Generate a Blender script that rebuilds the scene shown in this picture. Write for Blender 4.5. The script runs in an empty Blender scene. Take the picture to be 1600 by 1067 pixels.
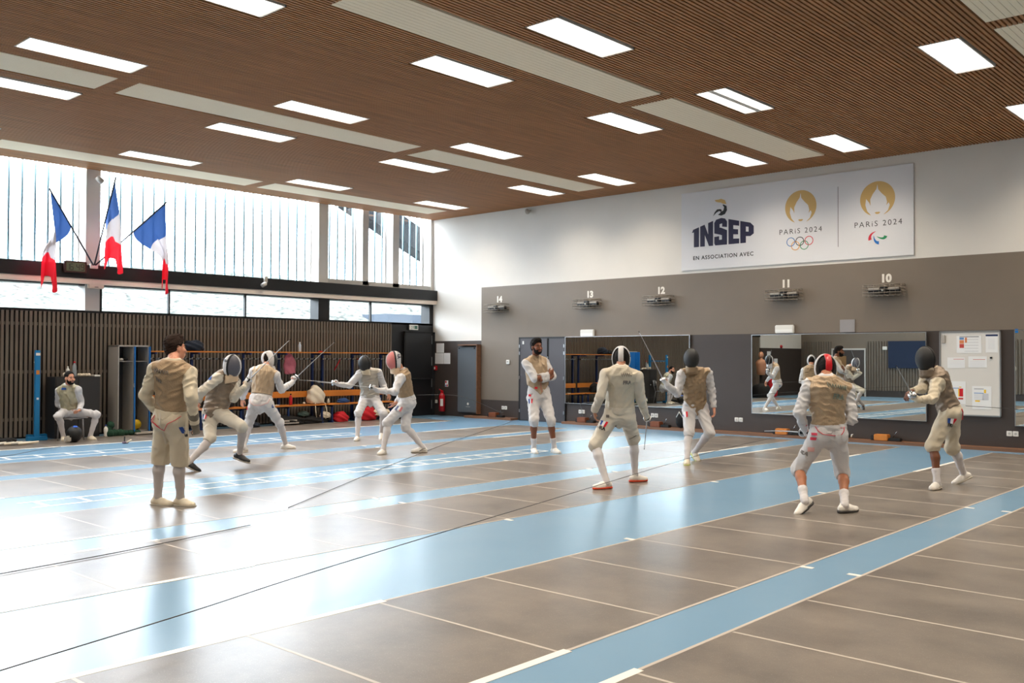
import bpy, bmesh, math, random
import numpy as np
from mathutils import Vector, Matrix
random.seed(7)
SC = bpy.context.scene
COL = SC.collection
# ------------------------------------------------------------------ camera, world, exposure
YAW, PITCH, ROLL, FPX = -0.738692, 0.0173571, 0.0028035, 1475.94
_F = Vector((math.sin(YAW)*math.cos(PITCH), math.cos(YAW)*math.cos(PITCH), math.sin(PITCH)))
_r = Vector((math.cos(YAW), -math.sin(YAW), 0)); _u = _r.cross(_F)
_R = _r*math.cos(ROLL)+_u*math.sin(ROLL); _U = _u*math.cos(ROLL)-_r*math.sin(ROLL)
cd = bpy.data.cameras.new('camera'); cam = bpy.data.objects.new('camera', cd); COL.objects.link(cam)
cam.matrix_world = Matrix(((_R.x,_U.x,-_F.x,0),(_R.y,_U.y,-_F.y,0),(_R.z,_U.z,-_F.z,1.6),(0,0,0,1)))
cd.sensor_width = 36; cd.lens = FPX*36/1600; cd.clip_start = .05; cd.clip_end = 300
SC.camera = cam
vs = SC.view_settings; SC.display_settings.display_device = 'sRGB'
vs.view_transform = 'Standard'; vs.look = 'None'; vs.gamma = 1; vs.exposure = 0.0; vs.use_curve_mapping = False
w = bpy.data.worlds.new('sky'); SC.world = w; w.use_nodes = True
bg = w.node_tree.nodes['Background']; bg.inputs[0].default_value = (0.88,0.94,1.0,1); bg.inputs[1].default_value = 22.0
LAMP_W = 44.0          # each ceiling light
HC, YW, XW = 5.46, 18.12, -19.5     # ceiling height, banner wall, window wall
XE, YB = 3.6, -3.5                  # unseen right-hand end and back wall (seen in the mirrors)

# ------------------------------------------------------------------ materials
def lin(c):
    return tuple(((v/255)/12.92 if v/255 <= .04045 else ((v/255+.055)/1.055)**2.4) for v in c)
MATS = {}
def mat(name, rgb, rough=.6, metal=0, var=0.0, scale=8, bump=0.0, bscale=60, spec=.5, emit=None, es=0, alpha=None, stretch=None, sheen=0):
    if name in MATS: return MATS[name]
    m = bpy.data.materials.new(name); m.use_nodes = True; N = m.node_tree.nodes; L = m.node_tree.links
    b = N['Principled BSDF']; c = lin(rgb)
    b.inputs['Base Color'].default_value = (*c,1); b.inputs['Roughness'].default_value = rough; b.inputs['Metallic'].default_value = metal
    b.inputs['Specular IOR Level'].default_value = spec
    if sheen: b.inputs['Sheen Weight'].default_value = sheen
    if emit: b.inputs['Emission Color'].default_value = (*lin(emit),1); b.inputs['Emission Strength'].default_value = es
    tc = N.new('ShaderNodeTexCoord'); vec = tc.outputs['Object']
    if stretch:
        mp = N.new('ShaderNodeMapping'); mp.inputs['Scale'].default_value = stretch; L.new(vec, mp.inputs[0]); vec = mp.outputs[0]
    if var:
        n = N.new('ShaderNodeTexNoise'); n.inputs['Scale'].default_value = scale; n.inputs['Detail'].default_value = 5; L.new(vec, n.inputs['Vector'])
        r = N.new('ShaderNodeMapRange'); r.inputs[1].default_value = .3; r.inputs[2].default_value = .7
        r.inputs[3].default_value = 1-var; r.inputs[4].default_value = 1+var; L.new(n.outputs[0], r.inputs[0])
        x = N.new('ShaderNodeVectorMath'); x.operation = 'SCALE'; x.inputs[0].default_value = c; L.new(r.outputs[0], x.inputs['Scale'])
        L.new(x.outputs[0], b.inputs['Base Color'])
    if bump:
        n2 = N.new('ShaderNodeTexNoise'); n2.inputs['Scale'].default_value = bscale; n2.inputs['Detail'].default_value = 4; L.new(vec, n2.inputs['Vector'])
        bp = N.new('ShaderNodeBump'); bp.inputs['Strength'].default_value = bump; bp.inputs['Distance'].default_value = .01
        L.new(n2.outputs[0], bp.inputs['Height']); L.new(bp.outputs[0], b.inputs['Normal'])
    MATS[name] = m; return m
M_white = mat('white_plaster', (224,219,212), .75, var=.02, scale=1.5, bump=.05, bscale=90)
M_greyp = mat('grey_paint', (122,110,97), .55, var=.03, scale=2)
M_darkp = mat('dark_paint', (66,57,53), .5, var=.04, scale=3)
M_slat = mat('wood_slat', (172,118,72), .6, var=.22, scale=2.2, stretch=(9,.35,3))
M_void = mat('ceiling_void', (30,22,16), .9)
M_panel = mat('panel_white', (250,232,204), .6)
M_wslat = mat('wall_slat', (114,103,92), .6, var=.12, scale=3, stretch=(3,9,.5))
M_black = mat('black_metal', (24,24,26), .45)
M_blackm = mat('black_matte', (20,20,22), .8)
M_beige = mat('beige_band', (236,220,204), .6)
M_wframe = mat('frame_grey', (200,196,192), .5)
M_alu = mat('aluminium', (190,192,194), .3, metal=.9)
M_steel = mat('steel', (205,208,212), .22, metal=1)
M_orange = mat('orange_wood', (208,128,48), .5, var=.12, scale=4, stretch=(1,.4,1))
M_blue = mat('navy_steel', (22,44,92), .4)
M_lblue = mat('locker_blue', (18,112,190), .4)
M_cyan = mat('stand_blue', (20,120,178), .4)
M_lgrey = mat('locker_grey', (178,172,164), .45)
M_wplastic = mat('white_plastic', (232,230,224), .4)
M_red = mat('red_paint', (196,22,34), .35)
M_redcloth = mat('red_cloth', (200,24,40), .8, bump=.3, bscale=30)
M_paper = mat('paper', (240,240,240), .8)
M_brownw = mat('brown_wood', (126,88,64), .55, var=.15, scale=4, stretch=(.4,4,4))
M_rubber = mat('rubber_black', (18,18,18), .6)
M_navycloth = mat('navy_cloth', (22,30,44), .9, bump=.4, bscale=24)
M_blackcloth = mat('black_cloth', (18,17,19), .9, bump=.4, bscale=24)
M_cream = mat('cream_cloth', (226,214,194), .9, bump=.3, bscale=24)
M_green = mat('green_net', (20,60,42), .9, bump=.5, bscale=40)
M_text = mat('text_dark', (34,30,62), .6)
M_txtblack = mat('text_black', (30,28,30), .6)
M_gold = mat('gold_print', (204,168,104), .5)
M_num = mat('number_white', (236,230,220), .6)
M_fred = mat('flag_red', (226,30,50), .8)
M_fblue = mat('flag_blue', (34,72,150), .8)
M_fwhite = mat('flag_white', (238,238,240), .8)
M_yellow = mat('yellow', (240,196,28), .5)

# ------------------------------------------------------------------ mesh helpers
class MB:
    def __init__(s): s.v=[]; s.f=[]; s.m=[]; s.mats=[]; s.sm=[]
    def mi(s, m):
        if m not in s.mats: s.mats.append(m)
        return s.mats.index(m)
    def add(s, vs, fs, m, smooth=False):
        o=len(s.v); k=s.mi(m); s.v += [tuple(p) for p in vs]
        for f in fs: s.f.append([i+o for i in f]); s.m.append(k); s.sm.append(smooth)
        return s
    def box(s, a, b, m):
        x0,y0,z0=[min(a[i],b[i]) for i in range(3)]; x1,y1,z1=[max(a[i],b[i]) for i in range(3)]
        return s.add([(x0,y0,z0),(x1,y0,z0),(x1,y1,z0),(x0,y1,z0),(x0,y0,z1),(x1,y0,z1),(x1,y1,z1),(x0,y1,z1)],
            [(0,3,2,1),(4,5,6,7),(0,1,5,4),(1,2,6,5),(2,3,7,6),(3,0,4,7)], m)
    def bbox(s, a, b, m, bev=.01):      # box with chamfered edges
        x0,y0,z0=[min(a[i],b[i]) for i in range(3)]; x1,y1,z1=[max(a[i],b[i]) for i in range(3)]
        bm=bmesh.new(); bmesh.ops.create_cube(bm, size=1)
        for v in bm.verts: v.co=Vector(((x0+x1)/2+v.co.x*(x1-x0),(y0+y1)/2+v.co.y*(y1-y0),(z0+z1)/2+v.co.z*(z1-z0)))
        bmesh.ops.bevel(bm, geom=bm.edges[:], offset=min(bev,.45*min(x1-x0,y1-y0,z1-z0)), segments=2, affect='EDGES')
        bm.verts.index_update(); s.add([v.co for v in bm.verts],[[v.index for v in f.verts] for f in bm.faces],m); bm.free(); return s
    def quad(s, a,b,c,d, m): return s.add([a,b,c,d],[(0,1,2,3)],m)
    def tube(s, pts, r, m, n=8, caps=True, radii=None):
        P=[Vector(p) for p in pts]; vs=[]; fs=[]
        up=None
        for i,p in enumerate(P):
            t=(P[min(i+1,len(P)-1)]-P[max(i-1,0)]).normalized()
            if up is None: up = Vector((0,0,1)) if abs(t.z)<.9 else Vector((1,0,0))
            a=t.cross(up).normalized(); b=a.cross(t).normalized(); up=b
            rr=radii[i] if radii else r
            for k in range(n):
                q=2*math.pi*k/n; vs.append(p+a*(math.cos(q)*rr)+b*(math.sin(q)*rr))
        for i in range(len(P)-1):
            for k in range(n): fs.append((i*n+k,i*n+(k+1)%n,(i+1)*n+(k+1)%n,(i+1)*n+k))
        if caps: fs.append(tuple(range(n))[::-1]); fs.append(tuple(range((len(P)-1)*n,len(P)*n)))
        return s.add(vs,fs,m,True)
    def lathe(s, prof, m, o=(0,0,0), axis=(0,0,1), n=20):
        ax=Vector(axis).normalized(); t=Vector((1,0,0)) if abs(ax.x)<.9 else Vector((0,1,0))
        a=ax.cross(t).normalized(); b=ax.cross(a); o=Vector(o); vs=[]; fs=[]
        for r,h in prof:
            for k in range(n):
                q=2*math.pi*k/n; vs.append(o+ax*h+a*(math.cos(q)*r)+b*(math.sin(q)*r))
        for i in range(len(prof)-1):
            for k in range(n): fs.append((i*n+k,i*n+(k+1)%n,(i+1)*n+(k+1)%n,(i+1)*n+k))
        if prof[0][0]>1e-5: fs.append(tuple(range(n))[::-1])
        if prof[-1][0]>1e-5: fs.append(tuple(range((len(prof)-1)*n,len(prof)*n)))
        return s.add(vs,fs,m,True)
    def sphere(s, c, r, m, n=16, sq=(1,1,1)):
        vs=[];fs=[];k=n//2
        for i in range(k+1):
            th=math.pi*i/k
            for j in range(n):
                ph=2*math.pi*j/n; vs.append((c[0]+r*sq[0]*math.sin(th)*math.cos(ph),c[1]+r*sq[1]*math.sin(th)*math.sin(ph),c[2]+r*sq[2]*math.cos(th)))
        for i in range(k):
            for j in range(n): fs.append((i*n+j,(i+1)*n+j,(i+1)*n+(j+1)%n,i*n+(j+1)%n))
        return s.add(vs,fs,m,True)
    def prism(s, poly, h0, h1, m, fr):   # poly in (u,v); fr=(origin,u,v,n)
        o,u,v,n=[Vector(q) for q in fr]; k=len(poly)
        A=[o+u*p[0]+v*p[1]+n*h0 for p in poly]; B=[o+u*p[0]+v*p[1]+n*h1 for p in poly]
        return s.add(A+B,[tuple(range(k))[::-1],tuple(range(k,2*k))]+[(i,(i+1)%k,k+(i+1)%k,k+i) for i in range(k)],m)
    def build(s, name, parent=None, loc=None, smooth=None):
        me=bpy.data.meshes.new(name); me.from_pydata([tuple(v) for v in s.v],[],s.f)
        for m in s.mats: me.materials.append(m)
        me.polygons.foreach_set('material_index', s.m); me.polygons.foreach_set('use_smooth', s.sm if smooth is None else [smooth]*len(s.f))
        bm=bmesh.new(); bm.from_mesh(me); bmesh.ops.recalc_face_normals(bm, faces=bm.faces[:]); bm.to_mesh(me); bm.free()
        o=bpy.data.objects.new(name, me); COL.objects.link(o)
        if loc: o.location=loc
        if parent: o.parent=parent; o.matrix_parent_inverse=Matrix.Translation(-Vector(parent.location))
        return o
def tag(o, label=None, cat=None, group=None, kind=None):
    if label: o['label']=label
    if cat: o['category']=cat
    if group: o['group']=group
    if kind: o['kind']=kind
    return o
def empty(name, loc, label, cat, group=None):
    o=bpy.data.objects.new(name,None); COL.objects.link(o); o.location=loc; o.empty_display_size=.1
    return tag(o,label,cat,group)
def struct(o): o['kind']='structure'; return o
_fonts={}
def text_geo(body, size, bold=0.0, depth=.0, align='CENTER', space=1.0):
    c=bpy.data.curves.new('t','FONT'); c.body=body; c.size=size; c.offset=bold; c.extrude=depth; c.align_x=align; c.space_character=space; c.resolution_u=3
    o=bpy.data.objects.new('t',c); COL.objects.link(o); dg=bpy.context.evaluated_depsgraph_get()
    me=bpy.data.meshes.new_from_object(o.evaluated_get(dg)); vs=[v.co.copy() for v in me.vertices]; fs=[tuple(p.vertices) for p in me.polygons]
    bpy.data.objects.remove(o); bpy.data.curves.remove(c); bpy.data.meshes.remove(me); return vs,fs
def shape_geo(splines, depth=0.0):
    c=bpy.data.curves.new('t','CURVE'); c.dimensions='2D'; c.fill_mode='BOTH'; c.extrude=depth
    for pts in splines:
        s=c.splines.new('POLY'); s.points.add(len(pts)-1); s.use_cyclic_u=True
        for p,q in zip(s.points,pts): p.co=(q[0],q[1],0,1)
    o=bpy.data.objects.new('t',c); COL.objects.link(o); dg=bpy.context.evaluated_depsgraph_get()
    me=bpy.data.meshes.new_from_object(o.evaluated_get(dg)); vs=[v.co.copy() for v in me.vertices]; fs=[tuple(p.vertices) for p in me.polygons]
    bpy.data.objects.remove(o); bpy.data.curves.remove(c); bpy.data.meshes.remove(me); return vs,fs
def put(mb, geo, m, o, u, v):
    o,u,v=Vector(o),Vector(u),Vector(v); n=u.cross(v); vs,fs=geo
    mb.add([o+u*p.x+v*p.y+n*p.z for p in vs],fs,m)
RU,RV=(1,0,0),(0,0,1)      # frame on the banner wall (normal is -Y)
LU,LV=(0,1,0),(0,0,1)      # frame on the window wall (normal is +X)

# ------------------------------------------------------------------ floor
def floor_mat():
    m=bpy.data.materials.new('floor_blue'); m.use_nodes=True; N=m.node_tree.nodes; L=m.node_tree.links; b=N['Principled BSDF']
    tc=N.new('ShaderNodeTexCoord')
    n=N.new('ShaderNodeTexNoise'); n.inputs['Scale'].default_value=.9; n.inputs['Detail'].default_value=6; L.new(tc.outputs['Object'],n.inputs['Vector'])
    r=N.new('ShaderNodeMix'); r.data_type='RGBA'; r.inputs[6].default_value=(*lin((104,144,176)),1); r.inputs[7].default_value=(*lin((122,156,182)),1)
    L.new(n.outputs[0],r.inputs[0]); L.new(r.outputs[2],b.inputs['Base Color'])
    n2=N.new('ShaderNodeTexNoise'); n2.inputs['Scale'].default_value=3; n2.inputs['Detail'].default_value=6; L.new(tc.outputs['Object'],n2.inputs['Vector'])
    q=N.new('ShaderNodeMapRange'); b.inputs['Specular IOR Level'].default_value=.75; q.inputs[3].default_value=.265; q.inputs[4].default_value=.275; L.new(n2.outputs[0],q.inputs[0]); L.new(q.outputs[0],b.inputs['Roughness'])
    return m
def piste_mat():
    m=bpy.data.materials.new('piste_grey'); m.use_nodes=True; N=m.node_tree.nodes; L=m.node_tree.links; b=N['Principled BSDF']
    tc=N.new('ShaderNodeTexCoord')
    n=N.new('ShaderNodeTexNoise'); n.inputs['Scale'].default_value=1.3; n.inputs['Detail'].default_value=9; n.inputs['Roughness'].default_value=.65; L.new(tc.outputs['Object'],n.inputs['Vector'])
    cr=N.new('ShaderNodeValToRGB'); cr.color_ramp.elements[0].position=.3; cr.color_ramp.elements[0].color=(*lin((100,93,88)),1); cr.color_ramp.elements[1].position=.72; cr.color_ramp.elements[1].color=(*lin((142,132,122)),1)
    L.new(n.outputs[0],cr.inputs[0])
    n3=N.new('ShaderNodeTexNoise'); n3.inputs['Scale'].default_value=160; n3.inputs['Detail'].default_value=2; L.new(tc.outputs['Object'],n3.inputs['Vector'])
    g=N.new('ShaderNodeMapRange'); g.inputs[1].default_value=.62; g.inputs[2].default_value=.75; L.new(n3.outputs[0],g.inputs[0])
    mx=N.new('ShaderNodeMix'); mx.data_type='RGBA'; mx.inputs[7].default_value=(*lin((190,180,170)),1)
    sc=N.new('ShaderNodeMath'); sc.operation='MULTIPLY'; sc.inputs[1].default_value=.5; L.new(g.outputs[0],sc.inputs[0]); L.new(sc.outputs[0],mx.inputs[0]); L.new(cr.outputs[0],mx.inputs[6]); L.new(mx.outputs[2],b.inputs['Base Color'])
    q=N.new('ShaderNodeMapRange'); b.inputs['Specular IOR Level'].default_value=.45; q.inputs[3].default_value=.28; q.inputs[4].default_value=.35; L.new(n.outputs[0],q.inputs[0]); L.new(q.outputs[0],b.inputs['Roughness'])
    b.inputs['Metallic'].default_value=.15
    bp=N.new('ShaderNodeBump'); bp.inputs['Strength'].default_value=.02; bp.inputs['Distance'].default_value=.002; L.new(n3.outputs[0],bp.inputs['Height']); L.new(bp.outputs[0],b.inputs['Normal'])
    return m
M_floor=floor_mat(); M_piste=piste_mat()
M_seam=mat('piste_seam',(184,174,164),.4); M_tape=mat('white_tape',(232,228,222),.4)
struct(MB().box((XW-.1,YB,-.15),(XE,YW+.1,0),M_floor).build('floor'))
PIS=[(-18.88,-17.27,'nearest the window wall, under the seated man'),(-15.15,-13.55,'under the far pair in front of the bench racks'),(-13.05,-11.45,'under the fencer with the pink mask'),
     (-9.95,-8.42,'under the man seen from behind in street shoes'),(-7.86,-6.37,'in the middle under the pair by the long mirror'),(-4.82,-3.27,'under the fencer with the red mask tongue'),(-2.80,-1.25,'nearest the camera at the right edge')]
for x0,x1,wh in PIS:
    y1=17.5 if x0>-12 else 16.75
    mb=MB(); mb.box((x0,.3,0),(x1,y1,.002),M_piste)
    k=-8
    while 8.92+k*.985<y1-.2:
        y=8.92+k*.985; k+=1
        if y>.6: mb.box((x0+.02,y-.011,.002),(x1-.02,y+.011,.0026),M_seam)
    for xx in (x0,x1): mb.box((xx-.012,.3,.0),(xx+.012,y1,.0026),M_seam)
    o=tag(mb.build('fencing_piste'),'long grey fencing piste '+wh,'piste','grey pistes across the blue floor')
    for xx,s in ((x0,-1),(x1,1)):
        for a,b in ((1.87,4.05),(13.8,min(15.65,y1-.1))):
            MB().box((xx-.03,a,.0),(xx+.03,b,.0032),M_tape).build('edge_tape',o)
        for y in (6.9,10.85):
            MB().box((xx,y-.025,.0),(xx+s*.1,y+.025,.0034),M_tape).build('distance_mark',o)
tag(MB().box((-17.30,.3,.0),(-17.22,16.5,.0036),M_tape).build('floor_tape'),'long white tape line along the piste edge in front of the seated man','tape')
for x0,x1,ya,yb,p,lab in ((-10.92,-10.50,4.0,12.45,.46,'white ladder of squares on blue floor, before the arms-crossed man'),(-16.08,-15.64,3.4,12.5,.49,'white ladder of squares on blue floor, in front of the bench racks')):
    mb=MB()
    for xx in (x0,x1): mb.box((xx-.02,ya,0),(xx+.02,yb,.002),M_tape)
    y=yb
    while y>ya: mb.box((x0,y-.02,0),(x1,y+.02,.0021),M_tape); y-=p
    tag(mb.build('agility_ladder'),lab,'ladder markings')

# ------------------------------------------------------------------ ceiling: slats, panels, lights
LX=[-17.41,-14.23,-12.21,-9.05,-7.03,-3.88,-1.87,1.29]
LY=[-2.2,1.46,5.21,8.95,12.7,16.45]
PXS=[-18.37,-13.22,-8.03,-2.87]
PYS=[(-3.3,.3),(.62,5.96),(6.26,11.62),(11.92,17.2)]
holes=[(x-.25,x+.25,y-.75,y+.75) for x in LX for y in LY]+[(x-.375,x+.375,a,b) for x in PXS for a,b in PYS]
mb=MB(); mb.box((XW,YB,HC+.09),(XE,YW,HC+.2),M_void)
pitch=.058; nx=int((XE-XW)/pitch)
for i in range(nx):
    x0=XW+i*pitch+.01; x1=x0+.035; cuts=sorted((a,b) for (hx0,hx1,a,b) in holes if x1>hx0-.005 and x0<hx1+.005)
    y=YB
    for a,b in cuts+[(YW,YW)]:
        if a>y+.01: mb.box((x0,y,HC),(x1,a,HC+.05),M_slat)
        y=max(y,b)
struct(mb.build('ceiling'))
RN=['at the camera end','second from the camera','third from the camera','third from the banner wall','second from the banner wall','nearest the banner wall']
ROW={4:'row nearest the banner wall but one',5:'row nearest the banner wall',3:'third row from the banner wall',2:'fourth row from the banner wall',1:'fifth row from the banner wall',0:'sixth row from the banner wall'}
ORD=['nearest','second','third','fourth','fifth','sixth','seventh','eighth']
for i,x in enumerate(PXS):
    for j,(a,b) in enumerate(PYS):
        if j==0 and i>0: continue
        mb=MB(); k=0
        while k<10:
            xx=x-.375+k*.075; mb.box((xx+.002,a,HC+.002),(xx+.073,b,HC+.03),M_panel); k+=1
        mb.box((x-.375,a,HC+.02),(x+.375,b,HC+.06),M_panel)
        tag(mb.build('ceiling_panel'),'long white ceiling panel, %s line from the windows, %s'%(ORD[i],['out at the back wall','overhead beyond the camera','middle of its line','end by the banner wall'][j]),'ceiling panel','white panels set in the slatted ceiling')
def diff_mat():
    m=bpy.data.materials.new('lamp_diffuser'); m.use_nodes=True; N=m.node_tree.nodes; L=m.node_tree.links; b=N['Principled BSDF']
    b.inputs['Base Color'].default_value=(.8,.8,.8,1); b.inputs['Emission Color'].default_value=(1,.955,.89,1); b.inputs['Emission Strength'].default_value=2.2
    return m
M_diff=diff_mat(); M_lframe=mat('lamp_frame',(214,208,200),.4)
LG=bpy.data.lights.new('ceiling_lamp','AREA'); LG.shape='RECTANGLE'; LG.size=.46; LG.size_y=1.44; LG.energy=LAMP_W; LG.color=(1,.88,.71); LG.spread=math.radians(124)
for i,x in enumerate(LX):
    for j,y in enumerate(LY):
        t=empty('ceiling_light',(x,y,HC),'recessed rectangular ceiling light, %s line from the windows, %s'%(ORD[i],ROW[j]),'ceiling light','recessed lights in the slatted ceiling')
        f=MB()
        for a,b in (((x-.25,y-.75,HC-.004),(x-.232,y+.75,HC+.07)),((x+.232,y-.75,HC-.004),(x+.25,y+.75,HC+.07)),((x-.25,y-.75,HC-.004),(x+.25,y-.735,HC+.07)),((x-.25,y+.735,HC-.004),(x+.25,y+.75,HC+.07))): f.box(a,b,M_lframe)
        if (i,j)==(4,4): f.box((x-.045,y-.735,HC-.004),(x+.045,y+.735,HC+.012),M_lframe)
        f.build('light_frame',t)
        MB().box((x-.232,y-.735,HC+.012),(x+.232,y+.735,HC+.02),M_diff).build('diffuser',t)
        lo=bpy.data.objects.new('lamp',LG); COL.objects.link(lo); lo.location=(x,y,HC+.006); lo.parent=t; lo.matrix_parent_inverse=Matrix.Translation(-Vector(t.location))

# ------------------------------------------------------------------ walls
def rw(mb,x0,x1,z0,z1,m,y=YW,th=.2): mb.box((x0,y,z0),(x1,y+th,z1),m)
mb=MB()
rw(mb,XW-.4,XE,3.48,HC+.2,M_white); rw(mb,XW-.4,-17.61,2.06,3.48,M_white); rw(mb,-17.61,XE,2.12,3.48,M_greyp)
rw(mb,XW-.4,-17.61,0,2.06,M_darkp); rw(mb,-17.61,-16.2,.49,2.12,M_greyp); rw(mb,-17.61,-16.2,0,.49,M_darkp)
rw(mb,-16.2,XE,0,2.12,M_darkp)
struct(mb.build('wall_right'))
mb=MB(); mb.box((-14.63,17.86,0),(XE,YW,.055),M_brownw); mb.box((-18.0,17.86,0),(-16.3,YW,.055),M_brownw); struct(mb.build('trim_1'))
# window wall
def lwb(mb,y0,y1,z0,z1,m,x1=XW,th=.35): mb.box((x1-th,y0,z0),(x1,y1,z1),m)
mb=MB()
lwb(mb,YB,YW,0,2.53,M_blackm,XW-.06,.3)
lwb(mb,16.6,YW,0,2.53,M_black,XW,.06)
for a,b in ((.1,.4),(2.6,2.9),(8.41,8.71),(14.21,14.5)):
    lwb(mb,a,b,3.4,HC+.2,M_white)
    lwb(mb,a,b,2.53,3.2,M_black if a!=8.41 else M_wframe)
lwb(mb,18.02,YW,3.4,HC+.2,M_white); lwb(mb,17.98,YW,2.53,3.2,M_black)
lwb(mb,YB,.12,2.05,HC+.2,M_white); lwb(mb,YB,.12,0,2.05,M_darkp,XW+.0,.1)
lwb(mb,.12,YW,3.1,3.47,M_white,XW-.02,.33)
lwb(mb,.12,YW,2.5,2.545,M_black,XW,.35)
struct(mb.build('wall_left'))
mb=MB(); mb.box((XW,.12,3.19),(XW+.17,YW,3.47),M_black); struct(mb.build('trim_2'))
mb=MB(); mb.box((XW,.12,3.085),(XW+.15,YW,3.19),M_beige); struct(mb.build('trim_3'))
mb=MB(); y=.2
while y<16.62:
    mb.box((XW-.035,y,.03),(XW,y+.052,2.5),M_wslat); y+=.087
for z in (.34,1.27,2.22): mb.box((XW-.045,.16,z),(XW-.03,16.64,z+.06),M_wslat)
struct(mb.build('trim_4'))
# glass
def glass(name,trans,tint,milk,wob):
    m=bpy.data.materials.new(name); m.use_nodes=True; N=m.node_tree.nodes; L=m.node_tree.links
    for n in list(N): N.remove(n)
    o=N.new('ShaderNodeOutputMaterial'); t=N.new('ShaderNodeBsdfTransparent'); t.inputs[0].default_value=(*tint,1)
    d=N.new('ShaderNodeBsdfTranslucent'); d.inputs[0].default_value=(.9,.95,1,1)
    g=N.new('ShaderNodeBsdfGlossy'); g.inputs['Roughness'].default_value=.05
    m1=N.new('ShaderNodeMixShader'); m1.inputs[0].default_value=milk; L.new(t.outputs[0],m1.inputs[1]); L.new(d.outputs[0],m1.inputs[2])
    m2=N.new('ShaderNodeMixShader'); m2.inputs[0].default_value=.05; L.new(m1.outputs[0],m2.inputs[1]); L.new(g.outputs[0],m2.inputs[2]); L.new(m2.outputs[0],o.inputs[0])
    return m
M_uglass=glass('channel_glass',.6,(.93,.97,1),.006,0); M_clear=glass('clear_glass',.9,(.95,.98,1),.02,0)
M_joint=mat('glass_joint',(110,140,150),.4)
XG=XW-.35
def wup(n,y0,y1,mull=()):
    t=struct(empty('window_%d'%n,(XG,(y0+y1)/2,3.47),None,None))
    g=MB(); j=MB(); f=MB()
    g.box((XG-.008,y0,3.47),(XG,y1,HC+.1),M_uglass)
    k=math.ceil((y0-7.04)/.25)
    while 7.04+k*.25<y1-.03:
        yy=7.04+k*.25; k+=1
        if yy>y0+.03: j.box((XG-.012,yy-.02,3.47),(XG+.02,yy+.02,HC+.1),M_joint)
    g.build('glass_planks',t); j.build('plank_joints',t)
    for yy in (y0,y1): f.box((XG-.04,yy-.03,3.47),(XG+.04,yy+.03,HC+.1),M_wframe)
    f.box((XG-.05,y0,3.44),(XG+.05,y1,3.5),M_wframe)
    f.build('window_frame',t)
wup(1,.4,2.6); wup(2,2.9,8.41); wup(3,8.71,14.21)
wup(4,14.5,15.62); wup(5,15.82,16.65); wup(6,16.87,18.0)
mb=MB()
for a,b in ((15.62,15.82),(16.65,16.87)): mb.box((XW-.3,a,3.5),(XW-.02,b,HC+.1),M_wframe)
mb.box((XW-.3,14.5,3.47),(XW-.02,18.1,3.6),M_wframe); struct(mb.build('trim_5'))
def wlow(n,y0,y1,mull,fr=M_black):
    t=struct(empty('window_%d'%n,(XG,(y0+y1)/2,2.54),None,None))
    MB().box((XG-.008,y0,2.54),(XG,y1,3.1),M_clear).build('glass_pane',t)
    f=MB(); f.box((XW-.35,y0,3.06),(XW-.01,y1,3.1),fr); f.box((XW-.35,y0,2.53),(XW-.0,y1,2.55),fr)
    for yy in mull: f.box((XW-.08,yy-.018,2.54),(XW-.01,yy+.018,3.08),fr)
    f.box((XW-.12,y0,2.54),(XW-.0,y0+.05,3.08),fr); 
    f.build('window_frame',t)
wlow(7,.4,2.6,(1.5,)); wlow(8,2.9,8.41,(4.7,6.5)); wlow(9,8.71,14.21,(10.25,12.15)); wlow(10,14.5,17.98,(15.9,))
# unseen sides, and the back wall the mirrors show
mb=MB(); mb.box((XE,YB,0),(XE+.2,YW,HC+.2),M_greyp); struct(mb.build('wall_east'))
mb=MB(); mb.box((XW-.4,YB-.2,.27),(XE,YB,HC+.2),M_greyp); mb.box((XW-.4,YB-.2,0),(XE,YB,.27),M_darkp); struct(mb.build('wall_back'))
mb=MB()
for a,b in ((-19.4,-18.1),(-16.5,-8.0)):
    x=a
    while x<b: mb.box((x,YB,.27),(x+.055,YB+.04,2.35),M_wslat); x+=.115
struct(mb.build('trim_6'))
t=struct(empty('door_3',(-17.3,YB,0),None,None)); MB().box((-18.0,YB,0),(-16.6,YB+.03,1.99),M_darkp).build('door_leaf',t)
mb=MB(); mb.box((-18.06,YB,1.98),(-16.54,YB+.05,2.05),M_wframe); mb.box((-18.06,YB,0),(-18.0,YB+.05,2.0),M_wframe); mb.box((-16.6,YB,0),(-16.54,YB+.05,2.0),M_wframe); mb.build('door_frame',t)
MB().box((-17.75,YB+.03,1.12),(-17.4,YB+.035,1.72),mat('notice_tan',(150,112,70),.7)).build('door_notice',t)
tag(MB().box((-15.56,YB+.05,1.22),(-13.7,YB+.09,2.34),mat('navy_board',(10,34,66),.7)).build('notice_board'),'large dark blue board seen in the long mirror','board')
for nm,a,b,m in (('portal_high',(.3,3.5),(18.0,5.5),0),('portal_low',(.3,2.55),(18.0,3.08),0)):
    l=bpy.data.lights.new(nm,'AREA'); l.shape='RECTANGLE'; l.size=b[0]-a[0]; l.size_y=b[1]-a[1]; l.cycles.is_portal=True
    o=bpy.data.objects.new(nm,l); COL.objects.link(o); o.location=(XG-.1,(a[0]+b[0])/2,(a[1]+b[1])/2)
    o.rotation_euler=Matrix(((0,0,-1),(1,0,0),(0,-1,0))).to_euler() 
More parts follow.
